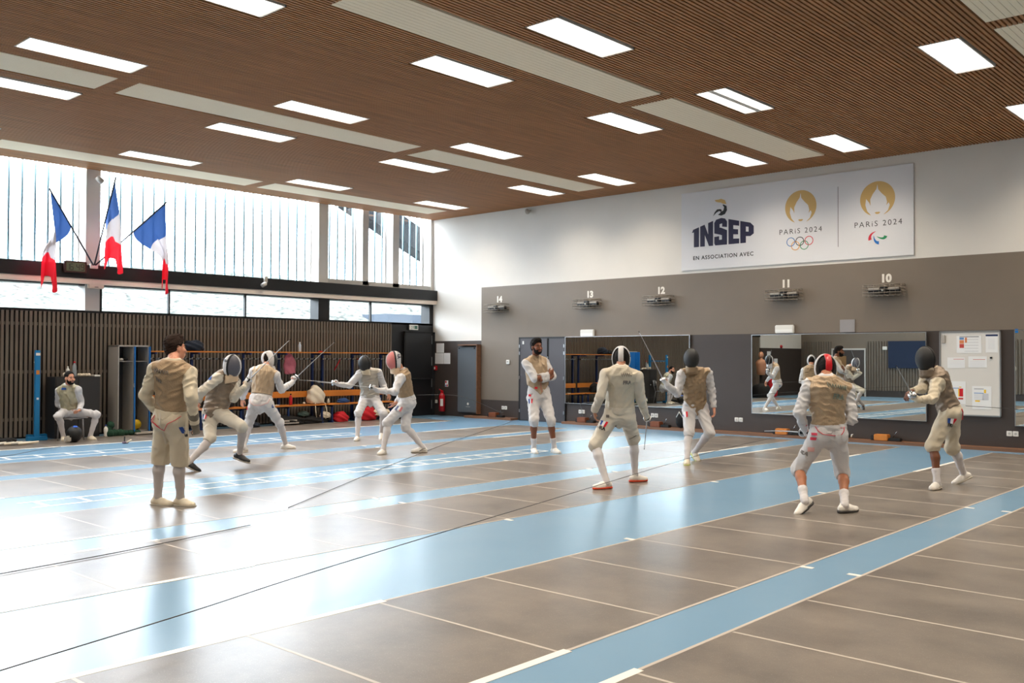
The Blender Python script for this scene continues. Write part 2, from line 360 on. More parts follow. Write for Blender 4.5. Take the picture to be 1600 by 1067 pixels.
# ------------------------------------------------------------------ outside
M_bank=mat('pale_bank',(76,78,72),.95,spec=0,var=.8,scale=5,bump=.6,bscale=7)
mb=MB(); vs=[];fs=[]; nx_,ny_=26,90
for i in range(nx_):
    for j in range(ny_):
        xx=-19.95-i*.75; yy=-22+j*.75; h=1.9+min(i*.75,15)*.21+.10*math.sin(yy*1.7+i)+.08*math.sin(yy*3.1-i*1.3)+random.uniform(-.05,.05)
        vs.append((xx,yy,h))
for i in range(nx_-1):
    for j in range(ny_-1): fs.append((i*ny_+j,(i+1)*ny_+j,(i+1)*ny_+j+1,i*ny_+j+1))
mb.add(vs,fs,M_bank); tag(mb.build('grass_bank'),'pale overgrown bank outside the low windows','bank',kind='structure')
M_ext=mat('dark_cladding',(14,16,18),.9,spec=0,var=.1,scale=2); M_extl=mat('pale_cladding',(44,53,64),.9,spec=0)
def slopebeam(mb,p,q,wd,h,m):
    p,q=Vector(p),Vector(q); d=(q-p).normalized(); n=Vector((0,0,1)).cross(d).normalized(); u=d.cross(n)
    A=[p+n*a*wd+u*b*h for a,b in ((-.5,-.5),(.5,-.5),(.5,.5),(-.5,.5))]; B=[v+(q-p) for v in A]
    mb.add(A+B,[(0,1,2,3),(7,6,5,4),(0,4,5,1),(1,5,6,2),(2,6,7,3),(3,7,4,0)],m)


MIR = math.radians(-0.8)
t=struct(empty('trim_7',(-23,20,0),None,None))
mb=MB(); slopebeam(mb,(-23.64,15.0,8.0),(-21.0,27.1,1.63),.8,.7,M_ext); mb.build('sloping_eave',t)
mb=MB(); mb.box((-24.5,19.6,1.5),(-23.2,27,3.0),M_extl); mb.box((-24.6,17.5,2.4),(-23.9,27,2.75),M_ext); mb.box((-21.2,20.6,1.5),(-20.6,21.1,7),M_ext); mb.build('neighbour_wall',t)

# ------------------------------------------------------------------ fixed things on the banner wall
Y=YW
# banner
B0=Vector((-11.37,Y-.03,3.55)); t=empty('wall_banner',(-8.85,Y,3.55),'wide white wall banner with logos, high above the grey band','banner')
MB().box((-11.37,Y-.03,3.55),(-6.32,Y,5.27),mat('banner_white',(222,221,224),.6)).build('banner_sheet',t)
MB().box((-11.37+3.592,Y-.032,3.55+.26),(-11.37+3.6,Y-.03,3.55+1.45),M_txtblack).build('divider_line',t)
def bp(u,v): return B0+Vector((u,-.002,v))
def arch(u):   # top edge of the block letters
    a=[(.27,.88),(.8,1.04),(1.0,1.085),(1.15,1.05),(1.77,.90)]
    for (x0,y0),(x1,y1) in zip(a,a[1:]):
        if u<=x1: return y0+(y1-y0)*(u-x0)/(x1-x0)
    return .9
def warp(u,v): return (u,.5+v*(arch(u)-.5))
def letter(polys): return [[warp(u,v) for (u,v) in dens(p)] for p in polys]
def dens(p):
    o=[]
    for i in range(len(p)):
        a,b=p[i],p[(i+1)%len(p)]; n=max(1,int(max(abs(b[0]-a[0])/.03,abs(b[1]-a[1])/.2)))
        for k in range(n): o.append((a[0]+(b[0]-a[0])*k/n,a[1]+(b[1]-a[1])*k/n))
    return o
def U(p,x0,x1): return [(x0+(x1-x0)*a,b) for a,b in p]
Lt=[U([(0,.84),(.18,1),(1,1),(1,0),(.28,0),(.28,.84)],.27,.45),
 U([(0,0),(0,1),(.34,1),(.62,.5),(.62,1),(1,1),(1,0),(.68,0),(.36,.52),(.36,0)],.48,.80),
 U([(.08,0),(1,0),(1,.56),(.42,.66),(.42,.78),(.62,.8),(.62,.68),(1,.68),(1,.9),(.85,1),(.15,1),(0,.9),(0,.48),(.6,.36),(.6,.2),(.38,.2),(.38,.34),(0,.34),(0,.08)],.83,1.14),
 U([(0,0),(0,1),(1,1),(1,.78),(.45,.78),(.45,.62),(.9,.62),(.9,.4),(.45,.4),(.45,.22),(1,.22),(1,0)],1.175,1.43)]
mb=MB()
for p in Lt: put(mb,shape_geo(letter([p]),.001),M_text,bp(0,0),RU,RV)
P1=U([(0,0),(0,1),(.75,1),(1,.86),(1,.46),(.75,.32),(.42,.32),(.42,0)],1.455,1.77); P2=U([(.42,.54),(.62,.54),(.62,.78),(.42,.78)],1.455,1.77)
put(mb,shape_geo(letter([P1,P2]),.001),M_text,bp(0,0),RU,RV); mb.build('block_letters',t)
mb=MB(); put(mb,shape_geo([[(.92,1.16),(1.0,1.135),(1.09,1.16),(1.14,1.24),(1.13,1.33),(1.06,1.37),(1.03,1.37),(1.07,1.31),(1.05,1.24),(.99,1.22),(.95,1.24),(.88,1.21),(.80,1.14),(.84,1.22),(.90,1.28),(.98,1.28),(1.02,1.25),(.97,1.19)]],.001),M_txtblack,bp(0,0),RU,RV); mb.build('rooster_body',t)
mb=MB(); put(mb,shape_geo([[(.84,1.49),(.92,1.49),(1.0,1.50),(1.09,1.46),(1.125,1.37),(1.04,1.39),(.99,1.42),(.93,1.43),(.87,1.45)]],.001),M_gold,bp(0,0),RU,RV); mb.build('rooster_crest',t)
mb=MB(); put(mb,text_geo('EN ASSOCIATION AVEC',.118,.002,.001,space=1.18),M_txtblack,bp(1.03,.22),RU,RV); mb.build('caption',t)
def circ(cx,cy,r,a0=0,a1=360,n=48): return [(cx+r*math.cos(math.radians(a0+(a1-a0)*k/n)),cy+r*math.sin(math.radians(a0+(a1-a0)*k/n))) for k in range(n+1)]
def flame(cx,cy,s):
    out=circ(cx,cy,.335*s,-68,248,60)
    inn=[(-.125,-.31),(-.2,-.22),(-.235,-.1),(-.22,.02),(-.16,-.06),(-.135,-.12),(-.14,.0),(-.09,.1),(-.02,.19),(.0,.285),(.015,.18),(.08,.1),(.16,.02),(.185,-.08),(.17,-.14),(.215,-.09),(.235,-.14),(.2,-.24),(.12,-.31)]
    pts=out+[(cx+s*a,cy+s*b) for a,b in inn]
    lip=[(cx+s*a,cy+s*b) for a,b in ((-.055,-.262),(-.02,-.252),(0,-.257),(.02,-.252),(.055,-.262),(.03,-.288),(0,-.294),(-.03,-.288))]
    return [pts],[lip]
for cx,cy,nm in ((2.815,1.135,'flame_emblem'),(4.375,1.125,'flame_emblem')):
    mb=MB(); a,b=flame(cx,cy,1.0); put(mb,shape_geo(a,.001),M_gold,bp(0,0),RU,RV); put(mb,shape_geo(b,.001),M_gold,bp(0,0),RU,RV); mb.build(nm,t)
for cx in (2.805,4.38):
    mb=MB(); put(mb,text_geo('PARiS 2024',.152,-.001,.001,space=1.3),M_txtblack,bp(cx,.60),RU,RV); mb.build('city_lettering',t)
for u,v,c in ((2.6,.435,(40,110,180)),(2.795,.435,(30,30,30)),(2.99,.435,(214,50,70)),(2.70,.35,(232,160,60)),(2.89,.35,(40,140,80))):
    mb=MB(); put(mb,shape_geo([circ(u,v,.092,0,352.5),circ(u,v,.078,0,352.5)],.001),mat('ring_%d_%d'%c[:2],c,.6),bp(0,0),RU,RV); mb.build('ring',t)
def swoosh(p0,p1,p2,w):
    a=[];b=[]
    for k in range(13):
        s=k/12; x=(1-s)**2*p0[0]+2*s*(1-s)*p1[0]+s*s*p2[0]; y=(1-s)**2*p0[1]+2*s*(1-s)*p1[1]+s*s*p2[1]
        dx=2*(1-s)*(p1[0]-p0[0])+2*s*(p2[0]-p1[0]); dy=2*(1-s)*(p1[1]-p0[1])+2*s*(p2[1]-p1[1]); l=math.hypot(dx,dy); h=w*(1-s)**.8+.002
        a.append((x-dy/l*h,y+dx/l*h)); b.append((x+dy/l*h,y-dx/l*h))
    return [a+b[::-1]]
for p,c in (((( 4.23,.34),(4.2,.45),(4.34,.5)),(214,40,60)),(((4.40,.275),(4.31,.28),(4.30,.42)),(24,110,190)),(((4.53,.40),(4.5,.31),(4.36,.40)),(24,140,84))):
    mb=MB(); put(mb,shape_geo(swoosh(*p,.03),.001),mat('agito_%d_%d'%c[:2],c,.6),bp(0,0),RU,RV); mb.build('crescent',t)
# caged lane indicators with their lane numbers
M_wire=mat('wire_grey',(150,140,128),.4,metal=.5)
for x,n in ((-16.96,14),(-13.96,13),(-11.93,12),(-8.89,11),(-6.85,10)):
    t=empty('lane_indicator',(x,Y,3.0),'caged wall lamp unit under the white lane number %d'%n,'lane indicator','caged lane units along the grey band')
    mb=MB(); mb.bbox((x-.075,Y-.17,2.84),(x+.075,Y-.02,2.97),M_black,.02); mb.sphere((x,Y-.18,2.905),.022,M_wplastic,10); mb.build('sensor_head',t)
    for a,b in ((-.30,-.076),(.076,.30)): MB().bbox((x+a,Y-.12,2.86),(x+b,Y-.03,2.95),M_black).build('lamp_housing',t)
    for s in (-1,1): MB().bbox((x+s*.08,Y-.135,2.91),(x+s*.29,Y-.115,2.955),M_lgrey,.005).build('lamp_tube',t)
    mb=MB(); r=.006
    for zz in (2.80,2.86,2.92,2.98,3.01): mb.tube([(x-.36,Y-.01,zz),(x-.36,Y-.22,zz),(x+.36,Y-.22,zz),(x+.36,Y-.01,zz)],r,M_wire,5)
    for k in range(8):
        xx=x-.36+k*.72/7; mb.tube([(xx,Y-.01,3.01),(xx,Y-.22,3.01),(xx,Y-.22,2.80),(xx,Y-.01,2.80)],r,M_wire,5)
    mb.build('wire_cage',t)
    mb=MB(); put(mb,text_geo(str(n),.21,.011,.001),M_num,(x,Y-.003,3.07),RU,RV); mb.build('lane_number',t)
for x0,x1,lab in ((-14.21,-13.80,'small white emergency light box above the first mirror by the doors'),(-9.11,-8.70,'small white emergency light box above the left end of the middle mirror')):
    t=empty('emergency_light',((x0+x1)/2,Y,2.11),lab,'emergency light','emergency lights over the mirrors')
    MB().bbox((x0,Y-.07,2.12),(x1,Y,2.29),M_wplastic,.015).build('housing',t); MB().bbox((x0+.02,Y-.076,2.13),(x1-.02,Y-.07,2.2),mat('lens',(246,244,240),.3),.003).build('lens',t)
tag(MB().bbox((-7.75,Y-.02,2.12),(-7.45,Y,2.37),mat('panel_grey',(150,146,146),.5),.004).build('wall_plate'),'pale grey square plate above the middle mirror','wall plate')
def mirror(x0,x1,z0,z1,lab,tilt=0):
    cx=(x0+x1)/2; t=empty('wall_mirror',(cx,Y,z0),lab,'mirror','mirrors along the dark wall')
    hw=(x1-x0)/2
    mm=MATS.get('mirror') or mat('mirror',(226,230,228),.0,metal=1)
    mb=MB(); mb.box((cx-hw,Y-.045,z0),(cx+hw,Y-.04,z1),mm); mb.build('mirror_glass',t)
    mb=MB()
    for a,b in (((cx-hw-.012,Y-.052,z0-.012),(cx-hw,Y-.0,z1+.012)),((cx+hw,Y-.052,z0-.012),(cx+hw+.012,Y-.0,z1+.012)),((cx-hw,Y-.052,z0-.012),(cx+hw,Y-.0,z0)),((cx-hw,Y-.052,z1),(cx+hw,Y-.0,z1+.012))): mb.box(a,b,M_alu)
    mb.build('mirror_edge',t); t.rotation_euler=(0,0,tilt); return t
mirror(-14.68,-11.16,.50,2.11,'long wall mirror beside the dark doors, reflecting the bench racks')
mirror(-9.65,-6.10,.46,2.09,'long wall mirror in the middle of the dark wall, left of the whiteboard',MIR)
mirror(-4.6,-1.05,.45,2.10,'wall mirror cut off by the right edge of the photo')
# double door
t=struct(empty('door_1',(-15.45,Y,0),None,None)); Md=mat('door_grey',(74,70,74),.45,var=.03,scale=2)
MB().bbox((-16.19,Y-.035,.01),(-15.28,Y-.0,2.09),Md,.004).build('door_leaf',t); MB().bbox((-15.22,Y-.035,.01),(-14.72,Y-.0,2.09),Md,.004).build('door_leaf',t)
mb=MB(); mb.box((-15.28,Y-.02,0),(-15.22,Y,2.1),M_blackm); mb.box((-16.23,Y-.04,0),(-16.19,Y,2.13),M_black); mb.box((-14.72,Y-.04,0),(-14.69,Y,2.13),M_black); mb.box((-16.23,Y-.04,2.09),(-14.69,Y,2.13),M_black); mb.build('door_frame',t)
for x in (-16.195,-14.73):
    for z in (.25,1.1,1.72,1.9): MB().bbox((x-.015,Y-.055,z-.04),(x+.015,Y-.03,z+.04),M_alu,.003).build('hinge',t)
for z in (1.62,1.5): MB().sphere((-15.25,Y-.045,z),.016,M_alu,10).build('lock',t)
tag(MB().bbox((-16.1,Y-.045,1.95),(-16.05,Y-.035,2.03),M_wplastic,.002).build('door_label'),'tiny white label at the top corner of the grey door','label')
t=empty('thermostat',(-16.63,Y,1.45),'small square thermostat on the grey wall left of the door','thermostat'); MB().bbox((-16.69,Y-.03,1.44),(-16.57,Y,1.55),M_wplastic,.008).build('housing',t); MB().bbox((-16.66,Y-.035,1.48),(-16.60,Y-.03,1.52),M_lgrey,.003).build('dial',t)
# sockets
for x,nn,lab in ((-16.76,2,'double white socket low on the wall between the mat and the door'),(-14.2,2,'double white socket below the first mirror, left of the fencer with white mask tongue'),(-12.1,2,'double white socket below the first mirror, near its right end'),(-9.97,2,'double white socket low on the dark wall between two mirrors'),(-4.66,2,'double white socket at the right edge, below the whiteboard corner'),(-19.35,1,'single white switch beside the fire extinguisher')):
    t=empty('wall_socket',(x,Y,.3),lab,'socket','white sockets low on the banner wall'); z=.3 if nn==2 else .38
    for k in range(nn):
        xx=x+(k-(nn-1)/2)*.10
        MB().bbox((xx-.046,Y-.014,z-.046),(xx+.046,Y,z+.046),M_wplastic,.006).build('cover_plate',t)
        MB().lathe([(.0,.0),(.022,.0),(.022,.003),(.017,.003),(.015,-.004+.006)],mat('socket_grey',(190,188,184),.5),(xx,Y-.014,z),(0,-1,0),14).build('outlet',t)
# whiteboard and its papers
t=empty('whiteboard',(-5.36,Y,.6),'white magnetic board in aluminium frame hung between two mirrors','whiteboard')
MB().box((-5.85,Y-.03,.6),(-4.85,Y,2.09),mat('board_white',(226,222,216),.3)).build('board_surface',t)
mb=MB()
for a,b in (((-5.87,.58),(-5.845,2.11)),((-4.855,.58),(-4.83,2.11)),((-5.87,.58),(-4.83,.605)),((-5.87,2.085),(-4.83,2.11))): mb.bbox((a[0],Y-.045,a[1]),(b[0],Y,b[1]),M_alu,.006)
mb.build('board_frame',t)
YP=Y-.034
def paper(x0,x1,z0,z1,lab,deco,grp='papers pinned on the whiteboard'):
    mb=MB(); yp=YP
    mb.box((x0,yp,z0),(x1,yp+.002,z1),M_paper); o=mb.build('paper_sheet'); tag(o,lab,'paper',grp)
    d=MB()
    for a,b,c,e,m in deco: d.box((x0+a*(x1-x0),yp-.001,z0+c*(z1-z0)),(x0+b*(x1-x0),yp,z0+e*(z1-z0)),m)
    if deco: d.build('printed_matter',o)
    return o
G=mat('ink_grey',(150,150,154),.8); BL=mat('ink_blue',(96,140,196),.8); OR=mat('ink_orange',(226,140,90),.8); RD=mat('ink_red',(204,80,72),.8); YL=mat('ink_yellow',(244,196,30),.8); R2=mat('ink_bright_red',(206,20,36),.8); NV=mat('ink_navy',(24,44,88),.8); LG_=mat('ink_pale',(206,206,212),.8)
lines=lambda n,a,b,z0,z1,m:[(a,b,z0+(z1-z0)*k/n,z0+(z1-z0)*k/n+.012,m) for k in range(n)]
paper(-5.57,-5.15,1.71,2.02,'landscape sheet with blue, orange and red table, top of the whiteboard',[(.12,.3,.78,.9,BL),(.12,.3,.55,.75,OR),(.12,.3,.3,.53,RD),(.12,.9,.92,.97,G),(.34,.42,.6,.9,OR)]+lines(5,.32,.88,.1,.95,G))
paper(-5.08,-4.88,1.72,2.04,'sheet with dark blue heading, top right corner of the whiteboard',[(.0,1,.9,1,NV)]+lines(8,.2,.75,.2,.8,LG_))
paper(-5.73,-5.43,1.44,1.63,'blank-looking landscape sheet, left of the middle pair on the whiteboard',[(.35,.95,.82,.86,RD)]+lines(6,.1,.95,.1,.78,LG_))
paper(-5.37,-5.06,1.45,1.65,'curling landscape sheet, right of the middle pair on the whiteboard',[(.25,.9,.7,.74,RD)]+lines(6,.1,.9,.1,.65,LG_))
paper(-5.70,-5.42,.79,1.20,'portrait sheet with big red and yellow block, lower left of the whiteboard',[(.55,.62,.33,.68,YL),(.62,.85,.33,.68,R2),(.1,.6,.68,.71,BL),(.55,.85,.2,.28,RD),(.6,.75,.72,.76,YL)])
paper(-5.31,-4.99,.71,1.12,'portrait sheet with grey text and yellow mark, lower right of the whiteboard',[(.62,.72,.7,.85,YL),(.1,.6,.86,.89,G),(.1,.6,.68,.71,BL),(.55,.85,.4,.68,LG_),(.15,.4,.32,.38,YL)]+lines(7,.1,.6,.4,.66,LG_))
tag(MB().bbox((-5.82,Y-.055,1.89),(-5.765,Y-.03,2.04),M_lgrey,.006).build('board_eraser'),'small grey magnetic eraser at the top left of the whiteboard','eraser')
tag(MB().bbox((-5.01,Y-.05,1.61),(-4.97,Y-.03,1.64),M_black,.004).build('magnet'),'small dark magnet right of the curling sheet','magnet')
tag(MB().box((-4.6,Y-.05,2.06),(-4.55,Y-.046,2.13),M_lblue).build('sticker'),'small bright blue sticker at the corner of the right edge mirror','sticker')
# corner: papers, alarm, extinguisher, sign, hanging mats
YP=Y-.004
paper(-19.36,-19.05,1.74,2.0,'white sheet above two others on the dark corner wall',lines(6,.2,.8,.2,.8,LG_),'papers on the corner wall')
paper(-19.41,-19.07,1.43,1.73,'left of the two lower white sheets on the corner wall',lines(8,.15,.85,.1,.9,LG_),'papers on the corner wall')
paper(-19.06,-18.80,1.43,1.73,'right of the two lower white sheets on the corner wall',lines(8,.15,.85,.1,.9,LG_),'papers on the corner wall')
t=empty('fire_alarm',(-19.37,Y,1.28),'small red fire alarm call point in the dark corner','fire alarm'); MB().bbox((-19.43,Y-.05,1.25),(-19.31,Y,1.37),M_red,.01).build('housing',t); MB().bbox((-19.41,Y-.055,1.28),(-19.35,Y-.05,1.34),M_wplastic,.004).build('glass_plate',t)
t=empty('safety_sign',(-18.95,Y,.8),'small red white and blue sign above the extinguisher','sign'); MB().box((-19.0,Y-.006,.80),(-18.88,Y,.97),M_paper).build('sign_plate',t)
mb=MB(); mb.box((-18.99,Y-.008,.90),(-18.94,Y-.006,.96),M_red); mb.box((-18.94,Y-.008,.81),(-18.89,Y-.006,.86),M_red); mb.box((-18.99,Y-.008,.81),(-18.95,Y-.006,.85),mat('sign_blue',(60,110,190),.6)); mb.build('pictogram',t)
t=empty('fire_extinguisher',(-19.0,Y-.12,.12),'red fire extinguisher hung on the dark corner wall','fire extinguisher')
MB().lathe([(.07,.12),(.085,.13),(.085,.54),(.075,.58),(.04,.62),(.03,.64)],M_red,(-19.0,Y-.12,0),(0,0,1),20).build('cylinder',t)
mb=MB(); mb.bbox((-19.035,Y-.15,.64),(-18.965,Y-.09,.70),M_red,.01); mb.tube([(-19.0,Y-.12,.69),(-19.07,Y-.17,.73)],.012,M_red,8); mb.build('valve_head',t)
mb=MB(); mb.tube([(-19.03,Y-.13,.66),(-19.12,Y-.14,.60),(-19.125,Y-.13,.45),(-19.11,Y-.13,.32)],.013,M_rubber,8); mb.build('hose',t)
mb=MB(); mb.add([( -19.0+.0865*math.sin(a),Y-.12-.0865*math.cos(a),z) for z in (.27,.47) for a in [.2+.12*k for k in range(9)]],[(k,k+1,10+k,9+k) for k in range(8)],M_wplastic); mb.build('label_sticker',t)
t=empty('gym_mat',(-18.0,Y,.12),'grey exercise mat hung upright on a wooden hook rail','gym mat')
mb=MB(); mb.bbox((-18.44,Y-.09,.12),(-17.68,Y-.03,1.90),mat('mat_grey',(92,98,104),.6,bump=.1,bscale=20),.025); mb.build('mat_pad',t)
mb=MB(); put(mb,shape_geo([circ(-18.02,.36,.035,0,352)],.0005),M_num,(0,Y-.092,0),RU,RV); mb.box((-18.1,Y-.092,.275),(-17.94,Y-.0905,.288),M_lgrey); mb.build('printed_mark',t)
for x in (-18.36,-17.78): MB().lathe([(.02,0),(.02,.012)],M_blackm,(x,Y-.092,1.86),(0,-1,0),10).build('eyelet',t)
t=empty('mat_rail',(-18.0,Y,1.93),'brown wooden rail above the hanging mat','rail'); mb=MB(); mb.bbox((-18.35,Y-.16,1.93),(-17.62,Y,1.96),M_brownw,.004); mb.bbox((-17.65,Y-.16,.1),(-17.62,Y,1.95),M_brownw,.004); mb.build('rail_board',t)
t=empty('motion_sensor',(-15.87,Y,5.25),'small grey sensor high on the banner wall under the ceiling','sensor'); MB().tube([(-15.87,Y,5.36),(-15.87,Y-.08,5.35)],.02,M_lgrey,8).build('bracket',t); MB().lathe([(.0,-.09),(.05,-.085),(.06,-.02),(.06,.06),(.0,.075)],M_lgrey,(-15.87,Y-.13,5.33),(.7,-.6,-.4),14).build('sensor_head',t)
# cable reels on the wooden ledge
M_reel=mat('reel_orange',(206,128,52),.5,var=.1,scale=10); M_reelb=mat('reel_brown',(128,70,40),.5,var=.1,scale=10)
for x,yy,m,lab in ((-16.98,17.95,M_reelb,'brown cable reel with black arm on the floor by the hanging mat'),(-14.05,17.97,M_reelb,'brown cable reel under the left end of the first mirror'),(-11.95,17.97,M_reelb,'brown cable reel behind the foil fencers, under the first mirror'),(-8.9,17.97,M_reel,'orange cable reel below the left end of the middle mirror'),(-6.88,17.97,M_reel,'orange cable reel below the middle mirror, left of the whiteboard')):
    t=empty('cable_reel',(x,yy,.055),lab,'cable reel','piste cable reels on the wooden ledge')
    MB().bbox((x-.13,yy-.08,.056),(x+.13,yy+.08,.175),m,.012).build('reel_case',t)
    MB().bbox((x-.2,yy-.05,.056),(x-.131,yy+.05,.15),M_black,.01).build('end_cap',t)
    MB().bbox((x+.131,yy-.06,.056),(x+.36,yy+.06,.115),M_rubber,.012).build('socket_block',t)
    MB().tube([(x+.2,yy,.115),(x+.26,yy-.03,.2),(x+.3,yy-.05,.25)],.006,M_steel,6).build('lead',t)
t=empty('connector_pile',(-7.55,17.98,.056),'small tangle of pale connectors on the ledge under the mirror','connectors')
mb=MB()
for k in range(9):
    a=random.uniform(0,6.3); c=(-7.55+random.uniform(-.14,.14),17.98+random.uniform(-.05,.05),.085+random.uniform(0,.04)); mb.tube([c,(c[0]+.05*math.cos(a),c[1]+.05*math.sin(a),c[2]+.02)],.014,[M_cream,M_blackm,M_alu][k%3],7)
mb.build('plugs',t)
t=empty('shoulder_bag',(-11.3,17.95,.056),'black bag on the ledge between the legs of the fencer in the plain black mask','bag'); MB().sphere((-11.3,17.95,.22),.2,M_blackcloth,14,(.6,.5,.8)).build('bag_body',t); MB().tube([(-11.38,17.9,.3),(-11.3,17.88,.42),(-11.22,17.9,.3)],.012,M_wplastic,6).build('bag_strap',t)


# ------------------------------------------------------------------ window wall furniture
X=XW
t=struct(empty('door_2',(X,17.5,0),None,None))
MB().bbox((X+.06,17.02,.01),(X+.09,18.0,2.27),M_black,.004).build('door_leaf',t)
mb=MB(); mb.box((X+.06,16.98,0),(X+.1,17.02,2.31),M_blackm); mb.box((X+.06,18.0,0),(X+.1,18.1,2.31),M_blackm); mb.box((X+.06,16.98,2.27),(X+.1,18.1,2.31),M_blackm); mb.build('door_frame',t)
MB().tube([(X+.10,17.1,1.02),(X+.14,17.12,1.02),(X+.14,17.88,1.02),(X+.10,17.9,1.02)],.018,M_black,8).build('push_bar',t)
for z in (.3,.9,1.5,2.1): MB().bbox((X+.09,17.975,z-.12),(X+.105,17.99,z+.12),M_alu,.003).build('hinge',t)
t=empty('exit_sign',(X,17.3,2.36),'small green and white exit pictogram sign above the black door','exit sign'); MB().bbox((X+.06,17.17,2.36),(X+.09,17.48,2.5),M_wplastic,.004).build('sign_plate',t)
mb=MB(); gr=mat('exit_green',(70,110,96),.6); mb.box((X+.09,17.30,2.39),(X+.092,17.32,2.47),gr); mb.box((X+.09,17.34,2.385),(X+.092,17.45,2.475),gr); mb.sphere((X+.09,17.25,2.455),.014,gr,8); mb.tube([(X+.091,17.25,2.44),(X+.091,17.26,2.41),(X+.091,17.235,2.385)],.008,gr,6); mb.build('pictogram',t)
# clock
t=empty('digital_clock',(X+.17,8.11,3.29),'digital wall clock reading 16 49 on the black beam','clock'); MB().bbox((X+.172,7.89,3.285),(X+.24,8.34,3.52),mat('clock_case',(58,30,28),.5),.01).build('case',t)
MB().box((X+.24,7.93,3.32),(X+.243,8.30,3.49),mat('clock_glass',(96,104,84),.25)).build('display',t)
mb=MB()
SEG={'1':'bc','6':'afgedc','4':'fgbc','9':'abcdfg'}
def digit(ch,y,z,wd,h):
    g=.008
    S=dict(a=((y+g,z+h),(y+wd-g,z+h)),b=((y+wd,z+h-g),(y+wd,z+h/2+g)),c=((y+wd,z+h/2-g),(y+wd,z+g)),d=((y+g,z),(y+wd-g,z)),e=((y,z+h/2-g),(y,z+g)),f=((y,z+h-g),(y,z+h/2+g)),g=((y+g,z+h/2),(y+wd-g,z+h/2)))
    for s in SEG[ch]:
        (a,b),(c,d)=S[s]; mb.box((X+.2431,min(a,c)-.006,min(b,d)-.006),(X+.2445,max(a,c)+.006,max(b,d)+.006),M_black)
for ch,y in (('1',7.93),('6',8.005),('4',8.13),('9',8.22)): digit(ch,y,3.345,.055,.115)
mb.build('digits',t)
t=empty('spotlight',(X+.17,12.4,3.33),'small pale spotlight clamped on the black beam above the far windows','spotlight'); mb=MB(); mb.bbox((X+.172,12.5,3.36),(X+.25,12.58,3.5),M_lgrey,.01); mb.tube([(X+.22,12.54,3.37),(X+.26,12.50,3.33)],.015,M_lgrey,6); mb.build('clamp',t); MB().lathe([(.03,0),(.05,.03),(.05,.14),(.0,.15)],M_lgrey,(X+.26,12.52,3.34),(.25,-.9,-.45),12).build('lamp_head',t)
t=empty('motion_sensor',(X,8.62,5.15),'small grey sensor high on the white column behind the flags','sensor'); MB().tube([(X,8.60,5.28),(X+.09,8.60,5.27)],.02,M_lgrey,8).build('bracket',t); MB().lathe([(.0,-.09),(.05,-.085),(.06,-.02),(.06,.06),(.0,.075)],M_lgrey,(X+.13,8.64,5.24),(.5,.5,-.6),14).build('sensor_head',t)
t=empty('access_point',(X+.05,8.56,2.9),'white wall box on the beam below the three flags','wall box'); MB().bbox((X+.052,8.42,3.0),(X+.14,8.74,3.18),M_beige,.012).build('housing',t); MB().bbox((X+.14,8.54,3.025),(X+.143,8.62,3.035),M_blackm,.001).build('slot',t)
# flags: bracket + three poles with hanging tricolours
M_pole=mat('pole_dark',(40,40,46),.4)
def flag_mat():
    m=bpy.data.materials.new('flag_cloth'); return m
def translucent(name,rgb):
    m=mat(name,rgb,.8); N=m.node_tree.nodes; L=m.node_tree.links; b=N['Principled BSDF']; o=N['Material Output']
    tr=N.new('ShaderNodeBsdfTranslucent'); tr.inputs[0].default_value=(*lin(rgb),1); tp=N.new('ShaderNodeBsdfTransparent'); tp.inputs[0].default_value=(*[min(1,v*1.2+.1) for v in lin(rgb)],1)
    a=N.new('ShaderNodeMixShader'); a.inputs[0].default_value=.16; L.new(b.outputs[0],a.inputs[1]); L.new(tr.outputs[0],a.inputs[2])
    c=N.new('ShaderNodeMixShader'); c.inputs[0].default_value=.015; L.new(a.outputs[0],c.inputs[1]); L.new(tp.outputs[0],c.inputs[2]); L.new(c.outputs[0],o.inputs[0]); return m
TB,TW,TR=translucent('sheer_blue',(44,80,140)),translucent('sheer_white',(196,188,190)),translucent('sheer_red',(226,22,44))
tag(MB().bbox((X+.172,8.42,3.40),(X+.21,8.58,3.50),M_wplastic,.008).build('flag_bracket'),'white pole bracket holding the three flags on the beam','bracket')
